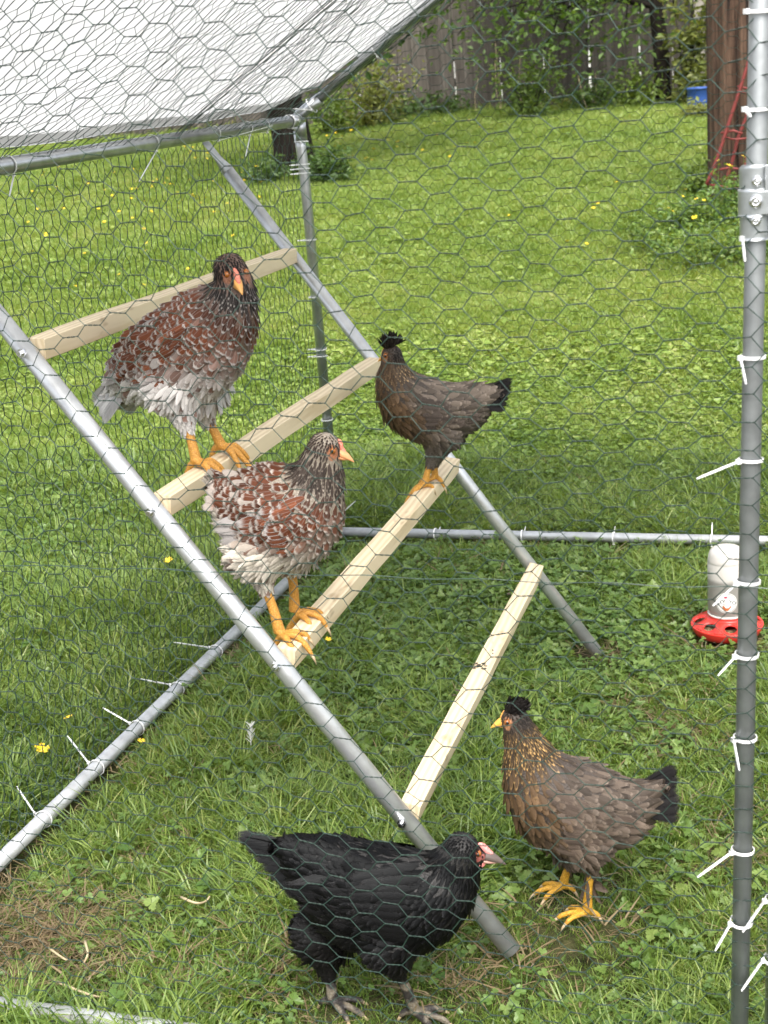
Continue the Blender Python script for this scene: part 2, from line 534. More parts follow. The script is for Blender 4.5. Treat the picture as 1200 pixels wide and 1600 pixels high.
# selvedge wires of the two rolls and the netting gathered round the back rafter
b = MB()
for k in range(7):
    y = YF + 1.56 + random.uniform(-.012, .014)
    a0 = np.array([XL, y, ZE]) + NRM * random.uniform(.004, .014); a1 = np.array([XL, y + random.uniform(-.05, .05), ZE]) + sl_ * SLEN + NRM * .01
    pts = np.linspace(a0, a1, 24); pts[:, 1] += np.cumsum(rng.normal(0, .003, 24)); b.tube(pts, .0007, 3, False)
for k in range(34):
    s0 = random.uniform(0, .62); ln = random.uniform(.08, .3)
    a0 = np.array([XL, YB, ZE + .012]) + sl_ * s0; n_ = 10
    ph, w_ = random.uniform(0, 6.3), random.uniform(-14, 14)
    rr = random.uniform(.017, .027)
    pts = [a0 + sl_ * (ln * q / n_) + rr * (math.cos(ph + w_ * ln * q / n_) * np.array([0, 1, 0]) + math.sin(ph + w_ * ln * q / n_) * NRM) for q in range(n_ + 1)]
    b.tube(pts, .0008, 3, False)
tag(b.obj('selvedge_wire', M_WIRE, run), kind='stuff')

# --- horizontal straining wires of the front netting
b = MB()
for z in (.775, .0):
    pts = np.array([(x, NF - .001, z + .0015 * math.sin(x * 40)) for x in np.linspace(XL, -.07, 60)]); b.tube(pts, .0006, 4, False)
tag(b.obj('straining_wire', M_WIRE, run), kind='stuff')

# --- zip ties
def zip_tie(parent, c, axis, R=RT, head_ang=0., tail=None, tail_len=.06, w=.0036, th=.0012, droop=.0, tieR=.003):
    """a band round a tube at c; head_ang turns the head round the tube"""
    c = np.asarray(c, float); ax = np.asarray(axis, float); ax /= np.linalg.norm(ax)
    ref = np.array([0, -1., 0]) if abs(ax[1]) < .7 else np.array([1., 0, 0])
    e1 = ref - ax * (ref @ ax); e1 /= np.linalg.norm(e1); e2 = np.cross(ax, e1)
    b = MB(); n = 28; Rr = R + tieR * .4
    V = []
    tl = random.uniform(-.12, .12)
    for i in range(n):
        a = 2 * PI * i / n
        d = math.cos(a) * e1 + math.sin(a) * e2
        sh = ax * (tl * R * math.cos(a))
        for rr, zz in ((Rr, -w / 2), (Rr + th, -w / 2), (Rr + th, w / 2), (Rr, w / 2)):
            V.append(c + d * rr + ax * zz + sh)
    q = []
    for i in range(n):
        j = (i + 1) % n
        for k in range(4):
            q.append((i * 4 + k, i * 4 + (k + 1) % 4, j * 4 + (k + 1) % 4, j * 4 + k))
    b.add(V, q)
    d = math.cos(head_ang) * e1 + math.sin(head_ang) * e2
    t = np.cross(ax, d)
    hc = c + d * (Rr + .003)
    b.box(hc, (1, 1, 1), np.stack([d * .0048, t * .0056, ax * .0054], 1))
    if tail is not None:
        tv = np.asarray(tail, float); tv = tv / np.linalg.norm(tv)
        side = np.cross(tv, d); side = side / (np.linalg.norm(side) + 1e-9); nn = np.cross(side, tv)
        m_ = 7; VV = []
        for i in range(m_):
            s_ = i / (m_ - 1)
            p = hc + tv * tail_len * s_ + np.array([0, 0, -1]) * droop * s_ * s_
            ww = w * .5 * (1 if s_ < .8 else 1 - (s_ - .8) * 3)
            for a_, b_ in ((-1, -1), (1, -1), (1, 1), (-1, 1)):
                VV.append(p + side * ww * a_ + nn * th * .55 * b_)
        q = [(i * 4 + k, i * 4 + (k + 1) % 4, (i + 1) * 4 + (k + 1) % 4, (i + 1) * 4 + k) for i in range(m_ - 1) for k in range(4)]
        q.append((0, 1, 2, 3)); q.append(tuple((m_ - 1) * 4 + k for k in (3, 2, 1, 0)))
        b.add(VV, q)
    o = b.obj('zip_tie', M_TIE, parent)
    return o

def front_pt(px, py): return on_y(px, py, YF)
paxis = np.array([.0478, 0, 2.19])
for y, (hx, hy), tl in [(18, (1168, 18), None), (170, (1170, 172), (1180, 184)), (371, (1164, 372), (1168, 408)), (557, (1158, 556), (1167, 597)),
                        (718, (1146, 719), (1080, 746)), (908, (1150, 911), (1113, 946)), (1022, (1148, 1023), (1121, 1053)), (1152, (1149, 1155), (1158, 1203)),
                        (1328, (1141, 1328), (1087, 1367)), (1440, (1137, 1440), (1113, 1482))]:
    z = front_pt(1170, y)[2]
    x = -.1231 + .0219 * z
    pc = np.array([x, YF - .001, z])
    tv, tlen = None, .05
    if tl:
        d_ = at_depth(*tl, depth(pc) - .03) - at_depth(hx, hy, depth(pc) - .02); tv, tlen = d_, float(np.linalg.norm(d_))
    zip_tie(post_fr, pc, paxis, .0124, -.95, tv, tlen, w=.0037, th=.0012)
# back left post
for y, hd in [(255, -1.2), (262, -1.25), (269, -1.2), (374, -1.3), (463, -.9), (545, -1.3), (556, -1.2), (655, -.5), (800, .2)]:
    z = on_y(500, y, YB)[2]
    zip_tie(post_bl, (XL, YB, z), (0, 0, 1), RT + .001, hd, (-1, -.1, 0) if y < 600 and y != 463 else None, .022)
zip_tie(post_bl, (XL, YB, ZE - .062), (0, 0, 1), .019, .3)
zip_tie(post_bl, (XL, YB, .06), (0, 0, 1), .016, .3, (.6, -.3, .5), .12)
# eave rail: bands with some tails
for px, py, tl in [(12, 257, (5, 290)), (237, 228, (210, 275)), (385, 207, (378, 240)), (412, 202, None), (452, 195, None), (335, 213, (420, 190))]:
    p = on_x(px, py, XL); tv = None; ln = .05
    if tl: d_ = on_x(*tl, XL + .02) - p; tv = d_; ln = float(np.linalg.norm(d_))
    zip_tie(eave, (XL, p[1], ZE), (0, 1, 0), .0172, 1.1, tv, ln)
# bottom rails: tails standing out of the grass
for (hx, hy), (tx, ty) in [((70, 1270), (41, 1227)), ((151, 1190), (118, 1148)), ((213, 1128), (171, 1104)), ((278, 1068), (232, 1059)), ((343, 1010), (288, 1002)), ((520, 838), (548, 795))]:
    p = on_z(hx, hy, .02); q_ = on_z(tx, ty, .05) if tx < hx else on_x(tx, ty, p[0])
    d_ = q_ - p
    zip_tie(bot_l, (XL, p[1], .005), (0, 1, 0), .0165, -2.6, d_, float(np.linalg.norm(d_)))
for (hx, hy), (tx, ty) in [((680, 830), (684, 818)), ((816, 838), (820, 812)), ((959, 838), (961, 806)), ((1112, 838), (1113, 800))]:
    p = on_y(hx, hy, YB); q_ = on_y(tx, ty, YB + .02); d_ = q_ - np.array([p[0], YB, .02])
    zip_tie(bot_b, (p[0], YB, .008), (1, 0, 0), .0155, 1.2, d_, max(.05, float(np.linalg.norm(d_))))
for s0, tv in [(.62, (.5, -.3, -.5)), (.05, (-.9, -.4, .15)), (.3, None)]:
    zip_tie(raf_b, np.array([XL, YB, ZE + .012]) + sl_ * s0, sl_, .022, .6, tv, .055)
d_ = None

# --- door beside the right hand post: frame, netting, hinge
door = tag(empty('run_door', (-.05, YF, 0)), 'tube framed wire netting door of the run, hinged beside the right-hand post', 'door')
dst = tube_obj('stile', seg((-.0765, YF, .05), (-.030, YF, 2.02), 3), .0135, parent=door)
tube_obj('stile', seg((.68, YF, .05), (.70, YF, 1.78), 3), .0135, parent=door)
tube_obj('rail', seg((-.078, YF, .05), (.68, YF, .05), 2), .0133, parent=door)
tube_obj('rail', seg((-.044, YF, 1.78), (.70, YF, 1.78), 2), .0133, parent=door)
netting('wire_netting', (-.06, YF - .016, .04), (1, 0, 0), (0, 0, 1), .74, 1.74, seed=15, parent=door, r=.0007)
for y in (1404, 1497):
    z = front_pt(1197, y)[2]
    zip_tie(dst, (-.0777 + .0236 * z, YF, z), (0.0236, 0, 1), .0145, -1.2, (-.5, -.3, -.75), .05, w=.0042)
hz = front_pt(1183, 315)[2]
hinge = None
def saddle(zc, hh, rad, x0=-.0975, wid=.018, rtop=True):
    b = MB(); n, mm = 14, 10
    ang = np.linspace(-1.9, 1.9, n)
    zs = np.linspace(-hh / 2, hh / 2, mm)
    V = []
    for z in zs:
        for a in ang:
            f = 1.0
            if rtop: f = math.sqrt(max(0.0, 1 - (abs(z) / (hh / 2)) ** 4)) * .55 + .45
            V.append((x0 + rad * math.sin(a * f), YF - rad * math.cos(a * f), zc + z))
    V = np.array(V); I = V.copy(); I[:, 0] = x0 + (I[:, 0] - x0) * .88; I[:, 1] = YF + (I[:, 1] - YF) * .88
    nv = len(V); q = []
    for i in range(mm - 1):
        for j in range(n - 1):
            k = i * n + j
            q.append((k, k + 1, k + n + 1, k + n)); q.append((nv + k, nv + k + n, nv + k + n + 1, nv + k + 1))
    for i in range(mm - 1):
        for j in (0, n - 1):
            k = i * n + j; q.append((k, k + n, nv + k + n, nv + k))
    for j in range(n - 1):
        for i in (0, mm - 1):
            k = i * n + j; q.append((k, k + 1, nv + k + 1, nv + k))
    b.add(np.concatenate([V, I]), q)
    return b
hb = saddle(hz + .0235, .036, .0172); hinge = hb.obj('hinge', M_PLATE, run); shade_auto(hinge)
hm = saddle(hz, .031, .0186, rtop=False); o = hm.obj('hinge_band', M_PLATE, hinge); shade_auto(o)
hl = saddle(hz - .0245, .034, .0168); o = hl.obj('hinge_strap', M_PLATE, hinge); shade_auto(o)
bb = MB(); bb.box((-.078, YF - .0165, hz), (.045, .003, .026)); bb.box((-.066, YF - .015, hz + .016), (.04, .003, .05)); bb.obj('hinge_leaf', M_PLATE, hinge, bevel=.001)
for px, py, r_, yy in [(1183, 283, .0058, .0218), (1181, 315, .0074, .0232), (1181, 345, .0058, .0214)]:
    c = on_y(px, py, YF - yy + .002)
    b = MB(); prof = [(0, .004), (r_ * .3, .0042), (r_ * .36, .0022), (r_ * .45, .0045), (r_ * .8, .0036), (r_, .001), (r_ * 1.02, -.004)]
    Rm = np.array([[1, 0, 0], [0, 0, -1], [0, 1, 0]])
    b.lathe(prof, c, 18, Rm); o = b.obj('bolt', M_BOLT, hinge); shade_auto(o)

# --- the tarp on the left roof slope
def build_tarp():
    nu, nv = 60, 34
    V = []
    for j in range(nv):
        v = j / (nv - 1)
        for i in range(nu):
            u = i / (nu - 1)
            y = YF - .12 + u * (YB + .0 - YF + .12)
            s = .012 + v * (SLEN + .0)
            # the lower corner lifts and is folded back near the rear post
            cut = sm(.885, 1.0, u) * .09 * (1 - v) ** 2
            s = s + (cut if v < .5 else cut)
            n = .034 + .004 * math.sin(u * 9 + v * 3) + .003 * math.sin(u * 21 + 2) * (1 - v) + .004 * math.sin(v * 9 + u * 4) + .012 * sm(.9, 1, u) * (1 - v)
            p = np.array([XL, y, ZE]) + sl_ * s + NRM * n
            V.append(p)
    V = np.array(V)
    i = np.arange(nv - 1)[:, None] * nu; j = np.arange(nu - 1)[None]
    q = np.stack([i + j, i + j + 1, i + nu + j + 1, i + nu + j], -1).reshape(-1, 4)
    t = tag(empty('tarp', (XL, YF, ZE)), 'white translucent tarp stretched over the left roof slope of the run', 'tarp')
    o = link('sheet', mesh_np('sheet', V, [q], [M_TARP], True), t)
    # hem: a second layer folded under along the lower edge, and along the rear edge over the rafter
    W_ = V.reshape(nv, nu, 3)
    hem = np.stack([W_[0] - NRM * .0022 - sl_ * .004, W_[0] + sl_ * .036 - NRM * .0024])
    a = np.arange(nu - 1); q = np.stack([a, a + 1, nu + a + 1, nu + a], -1)
    link('hem', mesh_np('hem', hem.reshape(-1, 3), [q], [M_TARP], True), t)
    E = W_[:, -1]
    k = nv
    rear = np.stack([E, E + np.array([0, .018, -.004]), E + np.array([0, .026, -.016]) - NRM * .004, E + np.array([0, .025, -.028]) - NRM * .004])
    rear = rear[:, 3:]; k = nv - 3
    q = np.concatenate([np.stack([np.arange(k - 1) + r * k, np.arange(k - 1) + 1 + r * k, np.arange(k - 1) + 1 + (r + 1) * k, np.arange(k - 1) + (r + 1) * k], -1) for r in range(3)])
    link('edge_flap', mesh_np('edge_flap', rear.reshape(-1, 3), [q], [M_TARP], True), t)
build_tarp()

# ------------------------------------------------------------------ roosting ladder
lad = tag(empty('roosting_ladder', (-.53, 2.6, 0)), 'roosting ladder of two grey tubes with four pale pine perches leaning on the left rail', 'ladder')
F0, T0 = np.array([-.508, 1.974, -.005]), np.array([-1.500, 2.030, 1.305])
F1, T1 = np.array([-.564, 3.238, -.02]), np.array([-1.513, 3.347, 1.262])
def pole(F, T):
    d = (T - F) / np.linalg.norm(T - F)
    o = tube_obj('side_pole', seg(F, T - d * .07, 3), .0158, M_TUBE2, lad, 20)
    # flattened end screwed to the rail
    b = MB(); y = np.array([0, 1., 0]); n = np.cross(y, d)
    A, Bq = T - d * .08, T + d * .012
    rings = []
    for q_ in np.linspace(0, 1, 5):
        c = A + (Bq - A) * q_; k_ = sm(0, .6, q_)
        wy, wn = .0162 + .006 * k_, .0162 * (1 - k_) + .003 * k_
        rings.append([c + wy * math.cos(a) * y + wn * math.sin(a) * n for a in np.arange(16) * PI / 8])
    V = np.array(rings).reshape(-1, 3)
    i = np.arange(4)[:, None] * 16; j = np.arange(16)[None]; j2 = (j + 1) % 16
    b.add(V, np.stack([i + j, i + j2, i + 16 + j2, i + 16 + j], -1).reshape(-1, 4), [(64, 64 + a, 64 + a + 1) for a in range(1, 15)])
    e = b.obj('flattened_end', M_PLATE, o); shade_auto(e)
    return o
p0 = pole(F0, T0); p1 = pole(F1, T1)
RUNGS = [((-1.269, 1.012), (-1.309, .988)), ((-1.072, .747), (-1.103, .715)), ((-.876, .487), (-.916, .466)), ((-.678, .224), (-.716, .201))]
def pole_y(F, T, z): return F[1] + (T[1] - F[1]) * (z - F[2]) / (T[2] - F[2])
RW = .0365
PERCH = []
for k, ((xa, za), (xb, zb)) in enumerate(RUNGS):
    a = np.array([xa, pole_y(F0, T0, za) + .0165, za]); c = np.array([xb, pole_y(F1, T1, zb) - .0165, zb])
    mid, L = (a + c) / 2, np.linalg.norm(c - a)
    d = (c - a) / L
    tilt = math.radians((3, 5, 8, 14)[k])
    e1 = np.cross(d, (0, 0, 1)); e1 /= np.linalg.norm(e1); e2 = np.cross(e1, d)
    x_ = math.cos(tilt) * e1 - math.sin(tilt) * e2; z_ = math.sin(tilt) * e1 + math.cos(tilt) * e2
    # section with planed-off arrises, long axis along local Y
    h, ch = RW / 2, .0012
    sec = [(-h + ch, -h), (h - ch, -h), (h, -h + ch), (h, h - ch), (h - ch, h), (-h + ch, h), (-h, h - ch), (-h, -h + ch)]
    b = MB(); ny = 14; V = []
    for i in range(ny):
        y = -L / 2 + L * i / (ny - 1)
        f = 1 if 0 < i < ny - 1 else .95
        for (sx, sz) in sec:
            V.append((sx * f + .0006 * math.sin(y * 23 + k), y, sz * f + .0008 * math.sin(y * 11 + k * 2)))
    i = np.arange(ny - 1)[:, None] * 8; j = np.arange(8)[None]; j2 = (j + 1) % 8
    q = np.stack([i + j, i + j2, i + 8 + j2, i + 8 + j], -1).reshape(-1, 4)
    t = [(0, a_ + 1, a_) for a_ in range(1, 7)] + [((ny - 1) * 8, (ny - 1) * 8 + a_, (ny - 1) * 8 + a_ + 1) for a_ in range(1, 7)]
    b.add(V, q, t)
    o = link('perch', b.mesh('perch', M_WOOD), lad)
    Mx = Matrix([[x_[r], d[r], z_[r], mid[r]] for r in range(3)] + [[0, 0, 0, 1]])
    o.matrix_parent_inverse = Matrix(); o.matrix_local = Matrix.Translation(-Vector(lad.location)) @ Mx
    o.delta_location = (0, 0, 0)
    PERCH.append((mid, d))
    for F, T, z, sy in ((F0, T0, za, -1), (F1, T1, zb, 1)):
        pc = F + (T - F) * (z - F[2]) / (T[2] - F[2])
        bb = MB(); bb.tube([pc + np.array([.002, sy * .013, 0]), pc + np.array([.002, sy * .0205, 0])], [.0078, .0078], 6)
        bb.tube([pc + np.array([.002, sy * .02, 0]), pc + np.array([.002, sy * .028, 0])], [.0042, .004], 8)
        bb.obj('bolt', M_BOLT, p0 if sy < 0 else p1)
# droppings trodden on the lowest perch
M_DIRT = mat('dried droppings', (.06, .045, .03), .9)
mid, d = PERCH[3]
b = MB()
for px, py, n_ in [(747, 1040, 16), (795, 925, 3), (770, 1015, 2), (715, 1083, 5), (733, 1072, 3), (722, 1110, 3)]:
    for k in range(n_):
        p = on_plane(px + random.uniform(-14, 14) * (n_ > 4), py + random.uniform(-5, 6), mid + np.array([.006, 0, RW / 2 + .0005]), np.array([.34, 0, .94]))
        a = random.uniform(0, 6.3); r_ = random.uniform(.0012, .0034)
        b.ell(p, np.array([[math.cos(a) * r_ * 2, math.sin(a) * r_ * 2, 0], [-math.sin(a) * r_, math.cos(a) * r_, 0], [0, 0, r_ * .5]]), 6, 4)
tag(b.obj('droppings', M_DIRT), 'dark dried droppings trodden on the lowest perch', 'droppings', kind='stuff')

# ------------------------------------------------------------------ hens
def feather_mat():
    mt = bpy.data.materials.new('feather'); mt.use_nodes = True
    g = NB(mt); b = g.b
    uv = g.n('ShaderNodeUVMap').outputs[0]
    sp = g.n('ShaderNodeSeparateXYZ'); g.l(uv, sp.inputs[0])
    u = g.math('ABSOLUTE', g.math('SUBTRACT', g.math('MULTIPLY', sp.outputs[0], 2.), 1.))
    v = sp.outputs[1]
    ai = g.n('ShaderNodeAttribute'); ai.attribute_name = 'inner'
    ae = g.n('ShaderNodeAttribute'); ae.attribute_name = 'edge'
    rnd = ae.outputs['Alpha']; lace = ai.outputs['Alpha']
    # distance to the outline, roughened along the barbs
    cb = g.n('ShaderNodeCombineXYZ')
    g.l(g.math('MULTIPLY', u, 2.2), cb.inputs[0]); g.l(g.math('ADD', g.math('MULTIPLY', v, 30.), g.math('MULTIPLY', u, -10.)), cb.inputs[1]); g.l(g.math('MULTIPLY', rnd, 57.), cb.inputs[2])
    barb = g.noise(1.0, 2, cb.outputs[0])
    e = g.math('MAXIMUM', g.math('POWER', u, 1.6), g.math('POWER', v, 2.2))
    e = g.math('ADD', e, g.math('MULTIPLY', g.math('SUBTRACT', barb, .5), .28))
    mr = g.n('ShaderNodeMapRange', interpolation_type='SMOOTHSTEP')
    g.l(e, mr.inputs['Value'])
    lo = g.math('SUBTRACT', 1.0, lace)
    g.l(g.math('SUBTRACT', lo, .24), mr.inputs['From Min']); g.l(g.math('ADD', lo, .0), mr.inputs['From Max'])
    col = g.mix(mr.outputs[0], ai.outputs['Color'], ae.outputs['Color'])
    br = g.math('ADD', g.math('MULTIPLY', barb, .7), g.math('ADD', .5, g.math('MULTIPLY', rnd, .3)))
    cc = g.n('ShaderNodeCombineXYZ')
    for k in range(3): g.l(br, cc.inputs[k])
    col = g.mix(1., col, cc.outputs[0], 'MULTIPLY')
    # pale quill down the middle
    q = g.math('MULTIPLY', g.math('LESS_THAN', u, .07), .22)
    col = g.mix(q, col, ae.outputs['Color'])
    g.l(col, b.inputs['Base Color'])
    fr = g.n('ShaderNodeMapRange', interpolation_type='SMOOTHSTEP')          # frayed barb tips
    g.l(g.math('ADD', g.math('MAXIMUM', g.math('POWER', u, 2.2), g.math('POWER', v, 5.)), g.math('MULTIPLY', g.math('SUBTRACT', barb, .5), 1.1)), fr.inputs['Value'])
    fr.inputs['From Min'].default_value = .52; fr.inputs['From Max'].default_value = 1.04; fr.inputs['To Min'].default_value = 1; fr.inputs['To Max'].default_value = 0
    tp = g.n('ShaderNodeBsdfTransparent'); mx = g.n('ShaderNodeMixShader')
    g.l(fr.outputs[0], mx.inputs[0]); g.l(tp.outputs[0], mx.inputs[1]); g.l(b.outputs[0], mx.inputs[2]); g.l(mx.outputs[0], g.out.inputs[0])
    b.inputs['Roughness'].default_value = .55
    b.inputs['Specular IOR Level'].default_value = .12
    b.inputs['Sheen Weight'].default_value = .0
    b.inputs['Sheen Roughness'].default_value = .4
    g.bump(barb, .35, .0015)
    return mt
M_FEATHER = feather_mat()
M_GLOSS = feather_mat(); M_GLOSS.name = 'glossy black feather'
_b = M_GLOSS.node_tree.nodes['Principled BSDF']; _b.inputs['Specular IOR Level'].default_value = .12; _b.inputs['Roughness'].default_value = .42; _b.inputs['Specular Tint'].default_value = (.93, .98, 1.0, 1)

def hen_body_mat():
    mt = mat('hen skin', (.3, .3, .3), .6); g = NB(mt)
    at = g.n('ShaderNodeAttribute'); at.attribute_name = 'col'
    c = g.coord('Object')
    f = g.noise(330, 3, c)
    v = g.n('ShaderNodeTexVoronoi'); v.inputs['Scale'].default_value = 330; g.l(c, v.inputs['Vector'])
    r = g.ramp(g.math('ADD', g.math('MULTIPLY', f, .55), g.math('MULTIPLY', v.outputs['Distance'], .75)), [(.22, (1.15, 1.13, 1.1)), (.66, (.68, .62, .54))])
    g.l(g.mix(1., at.outputs['Color'], r, 'MULTIPLY'), g.b.inputs['Base Color'])
    g.b.inputs['Subsurface Weight'].default_value = .08
    g.b.inputs['Subsurface Radius'].default_value = (.004, .002, .001)
    g.bump(v.outputs['Distance'], .55, .0018)
    return mt
M_SKIN = hen_body_mat()
M_BEAK = mat('orange beak', (.72, .34, .07), .4)
M_BEAKD = mat('dark horn beak', (.10, .075, .065), .4)
M_EYE = mat('eye', (.015, .010, .008), .08)
M_IRIS = mat('amber iris', (.30, .10, .02), .15)
M_COMB = mat('salmon comb', (.70, .22, .15), .5); M_COMB.node_tree.nodes['Principled BSDF'].inputs['Subsurface Weight'].default_value = .15
M_COMB.node_tree.nodes['Principled BSDF'].inputs['Subsurface Radius'].default_value = (.006, .002, .002)
M_COMBP = mat('pink comb', (.72, .25, .23), .5); M_COMBP.node_tree.nodes['Principled BSDF'].inputs['Subsurface Weight'].default_value = .15
M_COMBP.node_tree.nodes['Principled BSDF'].inputs['Subsurface Radius'].default_value = (.006, .002, .002)
M_CLAW = mat('claw', (.40, .30, .18), .4)

def catmull(P, n):
    P = np.asarray(P, float); k = len(P)
    Q = np.concatenate([[2 * P[0] - P[1]], P, [2 * P[-1] - P[-2]]])
    out = []
    for t in np.linspace(0, k - 1 - 1e-6, n):
        i = int(t); f = t - i
        a, b_, c, d = Q[i:i + 4]
        out.append(.5 * ((2 * b_) + (c - a) * f + (2 * a - 5 * b_ + 4 * c - d) * f * f + (3 * b_ - a - 3 * c + d) * f ** 3))
    return np.array(out)

def norm(v): return v / (np.linalg.norm(v, axis=-1, keepdims=True) + 1e-12)

FM = [M_FEATHER]
def feathers(name, parent, p, d, n, L, Wd, inner, edge, lace, cup=.25, curl=.12, point=.75, rows=5, stuff=True):
    """many small vanes: p base, d direction, n outward normal"""
    N_ = len(p)
    d = norm(d); n = norm(n - d * np.sum(n * d, 1, keepdims=True)); w = np.cross(d, n)
    tv = np.linspace(0, 1, rows)
    prof = np.array([.30, .80, 1.0, .86, .30]) if rows == 5 else np.interp(tv, [0, .15, .5, .8, .93, 1], [.35, .75, 1, .9, .62, .2])
    if np.ndim(point) == 0: point = np.full(N_, point)
    pr = prof[None, :] ** (1.0) * (1 - (1 - point)[:, None] * np.clip(tv - .35, 0, 1)[None] * 1.3)
    pr = np.clip(pr, .05, 1)
    tu = np.array([-1, 0, 1.])
    V = (p[:, None, None] + d[:, None, None] * (L[:, None, None, None] * tv[None, :, None, None])
         + w[:, None, None] * (Wd[:, None, None, None] * .5 * pr[:, :, None, None] * tu[None, None, :, None])
         - n[:, None, None] * (L[:, None, None, None] * (curl * tv ** 2)[None, :, None, None])
         - n[:, None, None] * (Wd[:, None, None, None] * cup * pr[:, :, None, None] * (tu ** 2)[None, None, :, None]))
    V = V.reshape(-1, 3)
    base = np.arange(N_)[:, None, None] * rows * 3
    i = (np.arange(rows - 1) * 3)[None, :, None]; j = np.arange(2)[None, None]
    q = np.stack([base + i + j, base + i + j + 1, base + i + 3 + j + 1, base + i + 3 + j], -1).reshape(-1, 4)
    me = mesh_np(name, V, [q], [FM[0]], True)
    uvl = me.uv_layers.new(name='UVMap')
    uu = np.tile(np.tile([0, .5, 1.], rows), N_); vv = np.tile(np.repeat(tv, 3), N_)
    li = np.zeros(len(me.loops), np.int32); me.loops.foreach_get('vertex_index', li)
    uvl.data.foreach_set('uv', np.stack([uu[li], vv[li]], -1).astype(np.float32).ravel())
    for nm, c, al in (('inner', inner, lace), ('edge', edge, rng.random(N_))):
        a = me.color_attributes.new(nm, 'FLOAT_COLOR', 'POINT')
        col = np.concatenate([c, np.broadcast_to(al, (N_,))[:, None]], 1)
        a.data.foreach_set('color', np.repeat(col, rows * 3, 0).astype(np.float32).ravel())
    o = link(name, me, parent)
    if stuff: o['kind'] = 'stuff'
    return o

def C(*a): return np.array(a, float)
WHITE, CREAM, BROWN, RUST, BLACK, GREYB = C(.62, .57, .54), C(.60, .54, .47), C(.120, .038, .017), C(.20, .07, .028), C(.018, .015, .014), C(.085, .066, .055)

def voxel(name, b, size, smooth=4):
    me = b.mesh(name, M_SKIN)
    o = bpy.data.objects.new(name, me); COL.objects.link(o)
    r = o.modifiers.new('r', 'REMESH'); r.mode = 'VOXEL'; r.voxel_size = size; r.adaptivity = 0
    s = o.modifiers.new('s', 'SMOOTH'); s.factor = .5; s.iterations = smooth
    bpy.context.view_layer.update()
    dg = bpy.context.evaluated_depsgraph_get()
    out = bpy.data.meshes.new_from_object(o.evaluated_get(dg))
    bpy.data.objects.remove(o); bpy.data.meshes.remove(me)
    out.name = name
    return out

